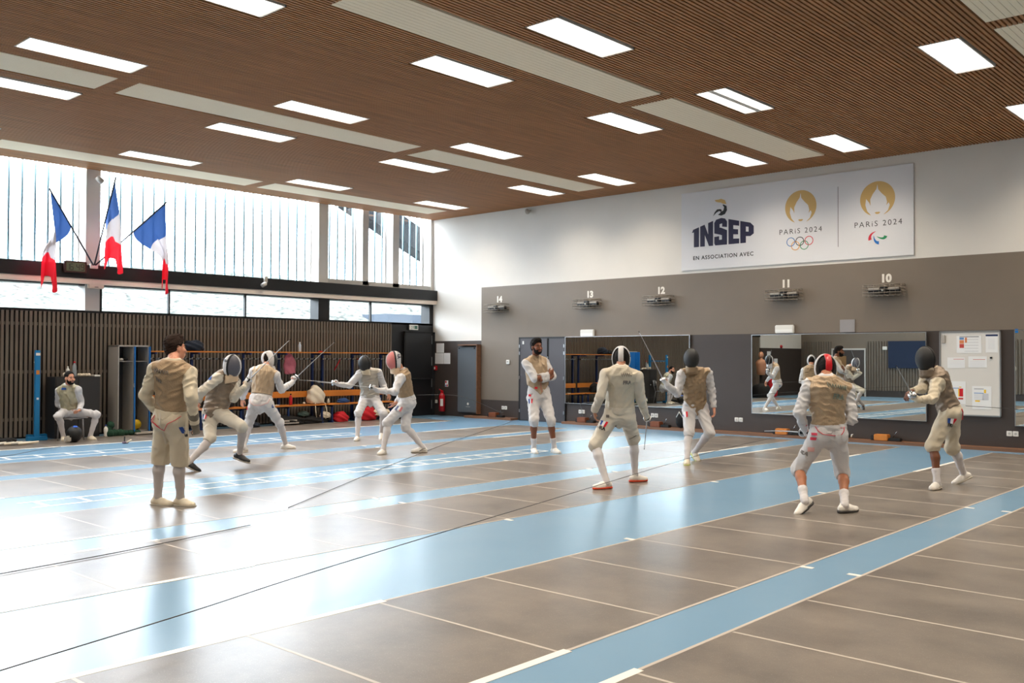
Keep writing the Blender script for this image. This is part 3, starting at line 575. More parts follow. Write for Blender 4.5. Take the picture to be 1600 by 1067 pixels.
def flag(tip,foot,tipd,lab,drop,swing,fan):
    base=Vector((X+.21,8.50+.02*swing,3.47)); tip=Vector(tip); t=empty('flag',base,lab,'flag','french flags fanned out over the beam')
    MB().tube([base,tip],.017,M_pole,6).build('pole',t)
    # cloth: hoist edge lies along the pole, the fly hangs down in folds
    a=base.lerp(tip,.52); b=base.lerp(tip,.97); low=Vector(foot)
    n=30; k=16; V=[]; F=[[],[],[]]
    for i in range(n+1):
        s=i/n                      # along the fly
        for j in range(k+1):
            u=j/k                  # along the hoist, 0 low end, 1 tip
            h=a.lerp(b,u)
            if s<.33:
                q=s/.33; c=h.lerp(Vector((low.x,b.y+(low.y-b.y)*.15,b.z-.42)),q*.8) if False else None
            # gather: low corner swings under the tip
            e=Vector((b.x*.5+low.x*.5,low.y+(u-.5)*fan,0))
            g=min(1,s*1.6); w_=g*g*(3-2*g)
            yy=h.y*(1-w_)+(e.y)*w_; xx=h.x*(1-w_)+(low.x+.05*math.sin(u*9+s*3))*w_
            zz=h.z-(drop*s)*(0.55+.45*u)-(h.z-a.z)*0*s
            zz=(h.z*(1-w_)+(b.z-.1-.25*(1-u))*w_)-s*drop*(1 if u>.5 else .92)+ .10*s*drop*math.sin(u*5)*w_
            V.append((xx,yy+.02*math.sin(u*14+s*6)*w_,zz))
    for c,(s0,s1,m) in enumerate(((0,10,TB),(10,20,TW),(20,30,TR))):
        mb=MB(); fs=[]
        for i in range(s0,s1):
            for j in range(k): fs.append((i*(k+1)+j,(i+1)*(k+1)+j,(i+1)*(k+1)+j+1,i*(k+1)+j+1))
        used=sorted({v for f in fs for v in f}); ix={v:q for q,v in enumerate(used)}
        mb.add([V[v] for v in used],[[ix[v] for v in f] for f in fs],m,True); mb.build('cloth_'+('blue','white','red')[c],t)
flag((X+.75,7.38,4.83),(X+.6,7.46,3.2),0,'french flag with pole leaning left, hanging beside the digital clock',1.66,-1,.30)
flag((X+.75,8.68,5.24),(X+.65,8.70,3.6),0,'french flag in the middle with the most upright pole',1.62,0,.38)
flag((X+.75,9.78,4.87),(X+.62,9.82,3.1),0,'french flag with pole leaning right over the tall windows',1.62,1,.14)

# bench racks
def rack(y0,y1,lab):
    t=empty('bench_rack',(-19.15,(y0+y1)/2,0),lab,'bench rack','orange bench racks along the window wall')
    ym=(y0+y1)/2
    for y in (y0+.12,ym,y1-.12):
        mb=MB(); mb.bbox((-19.36,y-.025,.02),(-19.30,y+.025,1.70),M_blue,.004); mb.box((-19.38,y-.025,0),(-18.88,y+.025,.05),M_blue); mb.box((-18.94,y-.02,.05),(-18.90,y+.02,.43),M_blue); mb.box((-19.33,y-.02,.39),(-18.90,y+.02,.43),M_blue); mb.box((-19.33,y-.02,1.66),(-19.0,y+.02,1.70),M_blue); mb.build('post',t)
    for k in range(3): MB().bbox((-19.30+k*.11,y0,1.702),(-19.30+k*.11+.09,y1,1.73),M_orange,.004).build('shelf_slat',t)
    for k in range(3): MB().bbox((-19.24+k*.12,y0,.432),(-19.24+k*.12+.10,y1,.465),M_orange,.004).build('seat_slat',t)
    MB().bbox((-19.30,y0+.02,.63),(-19.275,y1-.02,.78),M_orange,.005).build('back_board',t)
    MB().box((-19.30,y0+.06,1.545),(-19.28,y1-.06,1.575),M_blackm).build('hook_rail',t)
    y=y0+.13
    while y<y1-.1:
        MB().tube([(-19.28,y,1.56),(-19.22,y,1.55),(-19.20,y,1.585)],.012,M_alu,6).add([(-19.27,y-.04,1.545),(-19.27,y+.04,1.545),(-19.27,y+.04,1.575),(-19.27,y-.04,1.575)],[(0,1,2,3)],M_alu).build('hook',t); y+=.155
rack(9.58,11.80,'orange bench rack with dark bags on its shelf, next to the open lockers')
rack(11.86,14.03,'orange bench rack with pink cloth hanging, behind the fencer holding his blade up')
rack(14.09,16.2,'orange bench rack behind the fencer in dark mask, nearest the black door')
# lockers
t=empty('locker',(-19.15,9.18,0),'grey two-bay locker standing open with blue doors','locker')
mb=MB(); x0,x1=-19.42,-18.95
for y in (8.86,9.17,9.49): mb.box((x0,y,.06),(x1,y+.02,1.83),M_lgrey)
mb.box((x0,8.86,1.81),(x1,9.51,1.84),M_lgrey); mb.box((x0,8.86,.05),(x1,9.51,.08),M_lgrey); mb.box((x0,8.86,0),(x1,9.51,.05),M_blackm); mb.box((x0,8.86,.05),(x0+.015,9.51,1.82),mat('locker_back',(70,68,66),.5)); mb.build('cabinet_body',t)
for y in (8.88,9.19): MB().box((x0,y,1.50),(x1-.02,y+.29,1.515),M_lgrey).build('shelf',t)
for y in (9.185,9.505):
    fr=((x1+.004,y,0),(.925,-.38,0),(0,0,1),(.38,.925,0)); d=MB().prism([(0,.08),(.285,.08),(.285,1.81),(0,1.81)],0,.018,M_lblue,fr).build('door',t)
    MB().prism([(.24,.98),(.265,.98),(.265,1.06),(.24,1.06)],-.012,-.0,M_alu,fr).build('latch',d)
tag(MB().sphere((-19.12,9.33,.19),.105,M_yellow,18).build('ball'),'yellow ball on the floor of the open right locker bay','ball')
mb=MB(); mb.sphere((-19.1,8.98,1.545),.05,M_wplastic,12,(1.6,1,.6)); mb.sphere((-19.05,9.06,1.55),.045,M_blackcloth,12,(1.5,1,.7)); tag(mb.build('shoe'),'black and white shoe on the left locker shelf','shoe')
mb=MB(); mb.sphere((-19.1,9.34,.13),.05,M_blackcloth,10); mb.bbox((-18.93,9.1,.02),(-18.62,9.55,.055),M_lgrey,.01); tag(mb.build('floor_plate'),'flat grey board on the floor before the lockers','board')
# cabinet + things on it
t=empty('cabinet',(-19.15,8.08,0),'black metal cabinet behind the seated man','cabinet')
Mc=mat('cabinet_black',(44,42,42),.5); MB().bbox((-19.43,7.62,.0),(-18.97,8.50,1.20),Mc,.008).build('carcass',t)
MB().bbox((-18.968,7.64,.06),(-18.955,8.05,1.17),Mc,.003).build('door',t); MB().bbox((-18.968,8.07,.06),(-18.955,8.48,1.17),Mc,.003).build('door',t); MB().lathe([(.022,0),(.026,.008),(.0,.012)],M_alu,(-18.955,8.02,.66),(1,0,0),12).build('lock',t)
def bottle(x,y,z,h,r,m,capm,lab,grp=None,cat='bottle'):
    t=empty('bottle',(x,y,z),lab,cat,grp)
    MB().lathe([(r*.92,0),(r,.01),(r,h*.62),(r*.9,h*.70),(r*.42,h*.84),(r*.4,h*.88)],m,(x,y,z),(0,0,1),16).build('bottle_body',t)
    MB().lathe([(r*.48,h*.88),(r*.48,h*.97),(0,h)],capm,(x,y,z),(0,0,1),14).build('cap',t)
Mpet=mat('clear_plastic',(150,156,160),.2)
bottle(-19.12,8.05,1.20,.31,.042,Mpet,M_red,'clear bottle with red cap on the black cabinet')
bottle(-19.14,7.93,1.20,.21,.035,M_wplastic,M_wplastic,'small white bottle on the black cabinet behind the seated head')
tag(MB().sphere((-19.1,7.86,1.245),.05,M_cream,12,(1,1,.9)).build('tape_roll'),'rounded pale roll at the left end of the black cabinet top','roll')
t=empty('glove_pile',(-19.1,8.22,1.2),'knobbly cream rope bundle on the black cabinet','bundle'); mb=MB()
for k in range(9): mb.sphere((-19.1+.02*(k%2),8.12+k*.028,1.235),.034,M_cream,10,(1.2,.7,1))
mb.build('bundle_body',t)
tag(MB().bbox((-19.2,8.40,1.2),(-19.0,8.52,1.235),M_wplastic,.006).build('box_lid'),'flat white tray at the right end of the black cabinet','tray')
bottle(-18.78,8.54,0.0,.24,.04,M_wplastic,mat('cap_blue',(24,48,130),.4),'white squeeze bottle with blue cap on the floor beside the black cabinet')
t=empty('net_bag',(-19.0,8.72,0),'dark green net heap on the floor between the cabinet and the lockers','net'); mb=MB()
for k in range(6): mb.sphere((-18.80+random.uniform(-.02,.03),8.62+k*.11,.055),.095,M_green,10,(1,1,.9 if k<3 else .6))
for a,z in ((8.62,.14),(8.66,.22)): mb.sphere((-18.84,a,z),.08,M_green,10)
mb.build('net_body',t)
# blue coat stand on feet (seen end-on), with its second post
t=empty('coat_stand',(-18.98,7.3,0),'bright blue coat stand seen end-on beside the black cabinet','coat stand')
for x,y in ((-18.80,7.22),(-19.38,7.44)): MB().bbox((x-.03,y-.045,.06),(x+.03,y+.045,1.72),M_cyan,.006).build('post',t)
for x,y in ((-18.80,7.22),(-19.38,7.44)): mb=MB(); mb.bbox((x-.06,y-.18,.0),(x+.06,y+.18,.08),M_cyan,.01); mb.build('foot',t)
MB().tube([(-18.83,7.23,1.5),(-19.36,7.43,1.5)],.018,M_cyan,8).build('rail',t)
for k in range(5): MB().tube([(-18.92-.1*k,7.265+.038*k,1.5),(-18.92-.1*k,7.225+.038*k,1.46),(-18.92-.1*k,7.205+.038*k,1.5)],.009,M_alu,5).build('hook',t)
mb=MB(); mb.box((-18.768,7.19,1.26),(-18.765,7.25,1.34),M_orange); mb.box((-18.768,7.18,1.62),(-18.765,7.26,1.67),M_wplastic); mb.box((-18.768,7.2,.78),(-18.765,7.24,.82),M_wplastic); mb.build('stickers',t)
# chair
t=empty('chair',(-18.4,7.72,0),'grey metal stacking chair under the seated man','chair')
CF=Vector((.93,-.36,0)).normalized(); CS=Vector((-CF.y,CF.x,0)); CC=Vector((-18.62,7.78,0))
cp=lambda f,s,z: CC+CF*f+CS*s+Vector((0,0,z))
Mgr=mat('chair_grey',(150,150,154),.35,metal=.6)
mb=MB()
vs=[cp(f,s,.435+.012*abs(s)*4-(.02 if f>.15 else 0)) for f in (-.22,-.1,.02,.14,.24) for s in (-.22,-.11,0,.11,.22)]
vs+= [v-Vector((0,0,.018)) for v in vs]; fs=[(i*5+j,i*5+j+1,(i+1)*5+j+1,(i+1)*5+j) for i in range(4) for j in range(4)]; fs+=[tuple(q+25 for q in f)[::-1] for f in fs]
ring=[0,1,2,3,4,9,14,19,24,23,22,21,20,15,10,5]; fs+=[(ring[k],ring[(k+1)%16],ring[(k+1)%16]+25,ring[k]+25) for k in range(16)]
mb.add(vs,fs,Mgr,True); mb.build('seat',t)
for f,s,f2 in ((.22,-.21,.26),(.22,.21,.26),(-.2,-.21,-.27),(-.2,.21,-.27)): MB().tube([cp(f,s,.42),cp(f2,s*1.08,.0)],.011,Mgr,8).build('leg',t)
mb=MB()
for s in (-.21,.21): mb.tube([cp(-.2,s,.42),cp(-.25,s,.6),cp(-.29,s,.80)],.011,Mgr,8)
mb.build('back_frame',t)
mb=MB(); vs=[cp(-.27-.01*z-.02*(1-(s/.21)**2),s,.62+z*.1) for z in (0,1,2) for s in (-.21,-.1,0,.1,.21)]; vs+=[v-CF*.012 for v in vs]
fs=[(i*5+j,i*5+j+1,(i+1)*5+j+1,(i+1)*5+j) for i in range(2) for j in range(4)]; fs+=[tuple(q+15 for q in f)[::-1] for f in fs]; ring=[0,1,2,3,4,9,14,13,12,11,10,5]; fs+=[(ring[k],ring[(k+1)%12],ring[(k+1)%12]+15,ring[k]+15) for k in range(12)]
mb.add(vs,fs,Mgr,True); mb.build('backrest',t)
# spare mask on the floor, foil bits
t=empty('fencing_mask',(-17.98,7.6,0),'black fencing mask with blue patch on the floor by the seated man','mask')
MB().sphere((-17.98,7.58,.155),.15,mat('mesh_black',(16,16,17),.45,bump=.4,bscale=220),20,(1,.92,1.03)).build('mesh',t)
mb=MB(); mb.sphere((-17.955,7.58,.165),.152,mat('patch_blue',(26,84,190),.6),20,(.9,.6,.97)); o=mb.build('patch',t)
bm=bmesh.new(); bm.from_mesh(o.data); bmesh.ops.delete(bm,geom=[v for v in bm.verts if v.co.z<.255],context='VERTS'); bm.to_mesh(o.data); bm.free()
MB().bbox((-17.93,7.36,.005),(-17.82,7.47,.13),M_lgrey,.03).build('bib',t)
t=empty('connector_plug',(-17.0,8.1,0),'small dark plug standing on the white tape before the lockers','plug'); mb=MB(); mb.lathe([(.03,0),(.03,.012),(.012,.02),(.012,.12),(0,.13)],M_blackm,(-17.02,8.09,.006),(0,0,1),10); mb.tube([(-17.0,8.12,.02),(-16.97,8.2,.07)],.016,M_cream,7); mb.tube([(-17.02,8.05,.02),(-17.0,8.15,.02)],.02,mat('plug_mauve',(120,96,120),.5),7); mb.build('plug_body',t)
t=empty('foil_heap',(-18.4,6.35,0),'dark heap of fencing gear on the floor at the left edge','gear heap'); mb=MB()
for k in range(7): mb.sphere((-18.75+random.uniform(-.25,.25),6.3+random.uniform(-.35,.5),.05),.11,M_blackcloth,10,(1.2,1.4,.5))
mb.build('dark_bags',t); mb=MB()
for k in range(5): mb.tube([(-18.2+.05*k,6.2+.1*k,.03),(-18.15+.05*k,6.45+.12*k,.05)],.022,[M_cream,M_lgrey][k%2],7)
mb.build('foil_grips',t)
# things on and under the bench racks
def cloth_blob(name,c,r,m,lab,cat,grp=None,sq=(1,1,1),extra=()):
    t=empty(name,(c[0],c[1],c[2]),lab,cat,grp)
    mb=MB(); bm=bmesh.new(); bmesh.ops.create_icosphere(bm,subdivisions=4,radius=1)
    for v in bm.verts:
        p=v.co.copy(); k=1+.10*math.sin(p.x*5+c[1]*7)*math.sin(p.y*4+1+c[0])+.07*math.sin(p.z*9+p.y*6+c[1])
        p*=k; z=p.z
        if z<-.45: z=-.45+(z+.45)*.15
        v.co=Vector((c[0]+p.x*r*sq[0],c[1]+p.y*r*sq[1],c[2]+(z+.52)*r*sq[2]))
    bm.verts.index_update(); mb.add([v.co for v in bm.verts],[[v.index for v in f.verts] for f in bm.faces],m,True); bm.free(); mb.build('cloth_body',t)
    for nm,mb2 in extra: mb2.build(nm,t)
    return t
cloth_blob('sports_bag',(-19.13,10.62,1.732),.2,M_navycloth,'dark shapeless bag on the rack shelf right of the dark-haired head','bag',sq=(.7,1.2,.78))
cloth_blob('jacket',(-19.13,10.28,1.732),.15,M_blackcloth,'small black garment on the rack shelf touching the dark bag','garment',sq=(.8,1,.6))
bottle(-19.1,13.38,1.73,.24,.035,mat('bottle_mist',(200,210,220),.25),M_wplastic,'tall pale water bottle on the top shelf of the middle rack')
bottle(-19.05,13.10,.465,.27,.04,M_red,M_blackm,'red drinking flask with black cap on the middle bench')
s=MB(); s.tube([(-18.93,13.72,.5),(-18.88,13.7,.3),(-18.9,13.74,.15)],.012,M_cream,6); s.tube([(-18.93,14.0,.5),(-18.87,14.02,.3),(-18.89,14.0,.1)],.012,M_cream,6)
s2=MB(); s2.sphere((-19.16,13.95,.80),.17,M_blackcloth,14,(.7,1,1.0))
cloth_blob('backpack',(-19.08,13.83,.466),.26,M_cream,'cream and black backpack with hanging straps on the bench','backpack',sq=(.6,.9,1.15),extra=(('strap',s),('dark_flap',s2)))
tag(MB().sphere((-19.05,13.48,.495),.03,M_cream,10,(1,1.2,1)).build('tape_roll'),'small pale roll between the red flask and the backpack','roll')
tag(MB().bbox((-19.0,12.58,.466),(-18.92,12.70,.49),M_cream,.006).build('soap_box'),'small flat pale box on the middle bench left of the red flask','box')
tag(MB().lathe([(.03,0),(.03,.07),(.02,.09),(.02,.12),(0,.125)],M_cream,(-19.0,14.16,.466),(0,0,1),12).build('jar'),'small cream pot on the bench right of the backpack','jar')
cloth_blob('glove',(-19.02,14.62,.466),.1,mat('denim_blue',(44,76,130),.9,bump=.3,bscale=30),'crumpled blue cloth on the bench left of the dark-masked fencer','cloth',sq=(.8,1.8,.8))
cloth_blob('towel',(-19.2,13.16,1.2),.14,mat('pink_cloth',(198,110,124),.9,bump=.3,bscale=20),'pink and grey cloth hung from a hook of the middle rack','towel',sq=(.5,1.15,2.4))
tag(MB().tube([(-19.22,14.68,1.56),(-19.2,14.6,1.45),(-19.2,14.48,1.28)],.014,M_redcloth,6).build('strap'),'thin red strap hanging from a hook behind the dark-masked fencer','strap')
tag(MB().tube([(-19.2,15.2,1.555),(-19.15,15.3,1.57),(-19.18,15.4,1.55)],.025,mat('rust_cloth',(150,64,40),.9),6).build('glove'),'rust red glove laid over the hooks above the dark mask','glove')
tag(MB().sphere((-19.15,14.03,1.74),.05,M_redcloth,8,(1,1.4,.4)).build('cap'),'small dark red item on the rack shelf by the raised blade','cap')
cloth_blob('sports_bag',(-18.98,12.95,0),.3,M_blackcloth,'black holdall with white lettering on the floor under the middle bench','bag',sq=(.6,1.5,.5),extra=(('white_print',MB().box((-18.8,12.72,.09),(-18.79,13.1,.13),M_lgrey).box((-18.79,12.75,.04),(-18.78,13.15,.07),M_lgrey)),))
cloth_blob('sports_bag',(-19.05,13.75,0),.28,M_blackcloth,'flat black bag on the floor beneath the backpack','bag',sq=(.6,1.5,.42))
cloth_blob('garment',(-19.1,13.5,.18),.12,mat('sage_cloth',(92,112,104),.9,bump=.3),'grey green garment on the black bag under the bench','garment',sq=(.8,1.3,.7))
cloth_blob('garment',(-18.98,14.05,.12),.13,M_cream,'cream garment heap on the flat black bag','garment',sq=(.8,1.2,.8))
cloth_blob('garment',(-18.98,14.52,.0),.19,M_redcloth,'red garment heap on the floor beneath the bench','garment',sq=(.8,1.1,.9))
cloth_blob('garment',(-18.98,15.35,.0),.26,M_redcloth,'red bag on the floor behind the knees of the dark-masked fencer','bag',sq=(.8,1.1,.9))
cloth_blob('garment',(-18.9,15.72,.12),.2,M_cream,'cream garment on the red bag behind the dark-masked fencer','garment',sq=(.8,1.5,.55))
cloth_blob('sports_bag',(-18.95,16.3,.0),.3,M_blackcloth,'black bag on the floor between the last rack and the black door','bag',sq=(.8,1.2,.6))
cloth_blob('sports_bag',(-18.85,11.9,.0),.16,M_navycloth,'small navy bag on the floor under the first bench','bag',sq=(.8,1.3,.6))
cloth_blob('sports_bag',(-18.98,11.2,.466),.22,M_blackcloth,'black bag on the first bench behind the lunging fencer','bag',sq=(.8,1.2,.9))
cloth_blob('jacket',(-19.2,10.5,1.05),.17,M_navycloth,'dark jacket hung on the first rack','garment',sq=(.5,1.1,2.2)) if False else None
# things only the mirrors show
t=empty('training_dummy',(-19.1,.78,0),'bare torso training dummy on black stand, seen in the long mirror','dummy')
Mdm=mat('dummy_skin',(206,146,112),.5)
MB().lathe([(.33,0),(.36,.05),(.36,.42),(.30,.5),(.12,.56),(.06,.6),(.06,.95)],M_blackm,(-19.1,.78,0),(0,0,1),20).build('stand',t)
mb=MB(); mb.lathe([(.0,.92),(.16,.93),(.18,1.1),(.21,1.35),(.22,1.45),(.13,1.55),(.065,1.58),(.06,1.64)],Mdm,(-19.1,.78,0),(0,0,1),20); mb.sphere((-19.1,.78,1.75),.12,Mdm,16,(.85,1,1.15)); mb.build('torso',t)
cloth_blob('sports_bag',(-19.15,-.25,0),.34,M_redcloth,'red bag standing by the dark wall, seen in the long mirror','bag',sq=(.6,.7,1.6))
for y,z,s in ((-.55,1.63,.3),(-.5,1.32,.34),(-1.15,1.32,.3)): tag(MB().box((XW+.02,y-s/2,z),(XW+.026,y+s/2,z+.28),M_paper).build('wall_notice'),'pale notice on the dark wall seen in the long mirror, %s'%({1.62:'the upper one'}.get(z,'lower right' if y<-1 else 'lower left')),'notice','notices seen in the mirror')
t=empty('fire_alarm',(XW,-1.63,2.12),'red alarm bell on the white wall seen in the long mirror','alarm bell'); MB().lathe([(.07,0),(.07,.05),(.03,.08),(0,.08)],M_red,(XW,-1.63,2.12),(1,0,0),14).build('bell',t)
t=empty('emergency_light',(-15.75,YB,2.0),'small lit emergency box beside the dark blue board, seen in the mirror','emergency light'); MB().bbox((-15.8,YB+.045,1.98),(-15.6,YB+.1,2.12),M_wplastic,.01).build('housing',t)

# cables across the floor
M_cab=mat('cable_dark',(60,58,60),.5)
def cable(name,pts,r,lab,m=M_cab):
    P=[Vector(p) for p in pts]; out=[]
    for i in range(len(P)-1):
        p0=P[max(i-1,0)];p1=P[i];p2=P[i+1];p3=P[min(i+2,len(P)-1)]
        for k in range(10):
            s=k/10; out.append(.5*((2*p1)+(p2-p0)*s+(2*p0-5*p1+4*p2-p3)*s*s+(3*p1-p0-3*p2+p3)*s**3))
    out.append(P[-1]); return tag(MB().tube(out,r,m,6).build(name),lab,'cable')
cable('body_cable',[(-4.6,.9,.10),(-4.72,1.63,.14),(-5.06,2.82,.13),(-5.43,3.97,.12),(-6.15,6.75,.12),(-7.62,12.9,.14),(-8.60,17.6,.10),(-8.77,17.93,.16)],.0034,'long dark cable drawn across the whole floor to the orange reel')
cable('floor_cable',[(-7.2,1.2,.012),(-7.43,2.61,.012),(-7.57,3.64,.012),(-7.87,4.97,.012)],.004,'dark cable on the floor at the lower left, ending below the man seen from behind')
cable('floor_cable',[(-8.48,5.81,.012),(-10.55,8.85,.012),(-12.75,12.24,.012),(-15.9,17.4,.012),(-16.6,17.9,.03)],.004,'dark cable across the floor from the brown reel by the hanging mat')
cable('floor_cable',[(-16.1,5.2,.012),(-16.19,5.76,.012),(-16.8,6.48,.012),(-17.11,6.98,.012)],.004,'short dark cable across the white ladder at the left edge')

# ------------------------------------------------------------------ people: implicit surfaces polygonised into one skin per garment
V3=lambda *a: np.array(a,dtype=np.float64)
nz=lambda v: v/max(1e-9,np.linalg.norm(v))
def cap(a,b,ra,rb=None):
    a=np.asarray(a,float); b=np.asarray(b,float); rb=ra if rb is None else rb; ab=b-a; L2=max(1e-9,ab@ab)
    def f(p):
        t=np.clip(((p-a)@ab)/L2,0,1); q=p-a-t[:,None]*ab
        return np.sqrt((q*q).sum(1))-(ra+(rb-ra)*t)
    r=max(ra,rb); return (f,np.minimum(a,b)-r,np.maximum(a,b)+r)
def ell(c,ax,rad):
    c=np.asarray(c,float); ax=np.asarray(ax,float); rad=np.asarray(rad,float)
    def f(p):
        q=(p-c)@ax.T; k0=np.sqrt(((q/rad)**2).sum(1)); k1=np.sqrt(((q/rad**2)**2).sum(1)); return k0*(k0-1)/np.maximum(k1,1e-9)
    R=max(rad); return (f,c-R,c+R)
def torso(J,off=0.0,prof=None,tmin=-.16,tmax=1.03,shw=1.0):
    pel,neck=J['pel'],J['neck']; ax=neck-pel; Ls=np.linalg.norm(ax); up=ax/Ls; s=J['s']
    hl=nz(J['hipR']-J['hipL']); sl=nz(J['shR']-J['shL'])
    hl=nz(hl-up*(hl@up)); sl=nz(sl-up*(sl@up))
    P=prof or [(-.2,.135,.10,-.01),(-.08,.168,.118,-.012),(.05,.162,.112,-.005),(.25,.148,.100,.0),(.5,.163,.112,.004),(.72,.176,.118,.0),(.86,.172,.104,-.012),(.96,.115,.078,-.015),(1.04,.066,.064,-.01)]
    T=np.array([q[0] for q in P]); RX=np.array([q[1] for q in P])*s+off; RY=np.array([q[2] for q in P])*s+off; OY=np.array([q[3] for q in P])*s
    def f(p):
        q=p-pel; t=(q@up)/Ls; tc=np.clip(t,tmin,tmax); w=np.clip(tc,0,1)[:,None]
        X=hl*(1-w)+sl*w; X/=np.linalg.norm(X,axis=1)[:,None]; Y=np.cross(up,X)
        rx=np.interp(tc,T,RX); ry=np.interp(tc,T,RY); x=(q*X).sum(1); y=(q*Y).sum(1)-np.interp(tc,T,OY)
        k=np.sqrt((x/rx)**2+(y/ry)**2); k1=np.sqrt((x/rx**2)**2+(y/ry**2)**2)
        d=np.where(k>1e-6,k*(k-1)/np.maximum(k1,1e-9),-np.minimum(rx,ry)); e=np.abs(t-tc)*Ls
        return np.where(e>0,np.sqrt(np.maximum(d,0)**2+e*e)+np.minimum(d,0),d)
    R=.24*s+off; A=pel+up*tmin*Ls; B=pel+up*tmax*Ls
    return (f,np.minimum(A,B)-R,np.maximum(A,B)+R)
def smin(a,b,k):
    h=np.maximum(k-np.abs(a-b),0)/k; return np.minimum(a,b)-h*h*k*.25
def wrinkle(amp,fr,seed):
    r=np.random.RandomState(seed); D=r.normal(size=(5,3)); D/=np.linalg.norm(D,axis=1)[:,None]; ph=r.uniform(0,6.28,5); K=fr*np.array([.6,.9,1.2,1.6,2.1])
    def f(p):
        o=0
        wv=.6*np.sin(p@D[4]*fr*.5+ph[4])
        for i in range(4): o=o+np.sin(p@D[i]*K[i]+ph[i]+wv*2)/(1+.35*i)
        return amp*(np.abs(o)*.7-.6)
    return f
class SDF:
    def __init__(s): s.p=[]; s.cut=[]; s.wr=None
    def u(s,prim,k=.03): s.p.append((prim,k)); return s
    def c(s,f): s.cut.append(f); return s
    def ev(s,p,m=.09):
        d=np.full(len(p),1.0)
        for (f,lo,hi),k in s.p:
            ix=np.nonzero(((p>lo-m)&(p<hi+m)).all(1))[0]
            if len(ix): d[ix]=smin(d[ix],f(p[ix]),k) if k>0 else np.minimum(d[ix],f(p[ix]))
        if s.wr is not None: 
            ix=np.nonzero(np.abs(d)<.06)[0]; d[ix]+=s.wr(p[ix])
        for c in s.cut: d=np.maximum(d,c(p))
        return d
    def bounds(s): return np.min([q[0][1] for q in s.p],0)-.03,np.max([q[0][2] for q in s.p],0)+.03
def polygonise(S,h):
    lo,hi=S.bounds(); st=4; n=(np.ceil((hi-lo)/(h*st)).astype(int)+1); H=h*st
    g=[lo[i]+H*np.arange(n[i]+1) for i in range(3)]
    G=np.stack(np.meshgrid(*g,indexing='ij'),-1).reshape(-1,3); dc=S.ev(G,.05+H*2.2).reshape([k+1 for k in n])
    # cells of the coarse grid near the surface
    near=np.abs(dc)<H*2.1
    cm=np.zeros(n,bool)
    for a in (0,1):
        for b in (0,1):
            for c in (0,1): cm|=near[a:a+n[0],b:b+n[1],c:c+n[2]]
    F=n*st+1; D=np.repeat(np.repeat(np.repeat(np.where(dc<0,-1.,1.),st,0),st,1),st,2)[:F[0],:F[1],:F[2]].astype(np.float32)
    ci=np.argwhere(cm); o=np.stack(np.meshgrid(*[np.arange(st+1)]*3,indexing='ij'),-1).reshape(-1,3)
    m=np.zeros(F,bool)
    for q in o: m[ci[:,0]*st+q[0],ci[:,1]*st+q[1],ci[:,2]*st+q[2]]=True
    ix=np.argwhere(m); D[m]=S.ev(lo+ix*h,.06)
    ins=(D<0)
    cnt=np.zeros(F-1,np.int8)
    for a in (0,1):
        for b in (0,1):
            for c in (0,1): cnt+=ins[a:F[0]-1+a,b:F[1]-1+b,c:F[2]-1+c]
    act=(cnt>0)&(cnt<8); ca=np.argwhere(act)
    if not len(ca): return np.zeros((0,3)),np.zeros((0,4),int)
    idx=np.full(F-1,-1,np.int64); idx[act]=np.arange(len(ca))
    acc=np.zeros((len(ca),3)); num=np.zeros(len(ca))
    cor=[(a,b,c) for a in (0,1) for b in (0,1) for c in (0,1)]
    val={q:D[ca[:,0]+q[0],ca[:,1]+q[1],ca[:,2]+q[2]] for q in cor}
    for q in cor:
        for ax in range(3):
            if q[ax]==0:
                r=list(q); r[ax]=1; r=tuple(r); a,b=val[q],val[r]; x=(a<0)!=(b<0); t=np.where(x,a/np.where(x,a-b,1),0)
                pt=np.tile(np.array(q,float),(len(ca),1)); pt[:,ax]+=t; acc+=pt*x[:,None]; num+=x
    V=lo+(ca+acc/np.maximum(num,1)[:,None])*h
    Q=[]
    for ax in range(3):
        sl0=[slice(None)]*3; sl1=[slice(None)]*3; sl0[ax]=slice(0,F[ax]-1); sl1[ax]=slice(1,F[ax])
        a=ins[tuple(sl0)]; b=ins[tuple(sl1)]; e=np.argwhere(a!=b); u,v=(ax+1)%3,(ax+2)%3
        e=e[(e[:,u]>0)&(e[:,v]>0)&(e[:,u]<F[u]-1)&(e[:,v]<F[v]-1)]
        if not len(e): continue
        fl=a[e[:,0],e[:,1],e[:,2]]
        def I(du,dv):
            q=e.copy(); q[:,u]-=du; q[:,v]-=dv; return idx[q[:,0],q[:,1],q[:,2]]
        q=np.stack([I(1,1),I(0,1),I(0,0),I(1,0)],1); q[~fl]=q[~fl][:,::-1]; Q.append(q)
    return V,np.concatenate(Q)
def skin(S,h,name,m,parent,smooth=1):
    V,Q=polygonise(S,h)
    if not len(Q): return None
    for _ in range(smooth):
        a=V.copy(); n=np.ones(len(V))
        for i in range(4):
            np.add.at(a,Q[:,i],V[Q[:,(i+1)%4]]); np.add.at(n,Q[:,i],1)
        V=V*.4+.6*a/n[:,None]
    me=bpy.data.meshes.new(name); me.vertices.add(len(V)); me.vertices.foreach_set('co',V.astype(np.float32).ravel())
    me.loops.add(len(Q)*4); me.loops.foreach_set('vertex_index',Q.astype(np.int32).ravel()); me.polygons.add(len(Q))
    me.polygons.foreach_set('loop_start',np.arange(0,len(Q)*4,4,dtype=np.int32)); me.polygons.foreach_set('loop_total',np.full(len(Q),4,np.int32))
    me.polygons.foreach_set('use_smooth',np.ones(len(Q),bool)); me.update(calc_edges=True); me.validate(); me.materials.append(m)
    o=bpy.data.objects.new(name,me); COL.objects.link(o); o.parent=parent; o.matrix_parent_inverse=Matrix.Translation(-Vector(parent.location)); return o
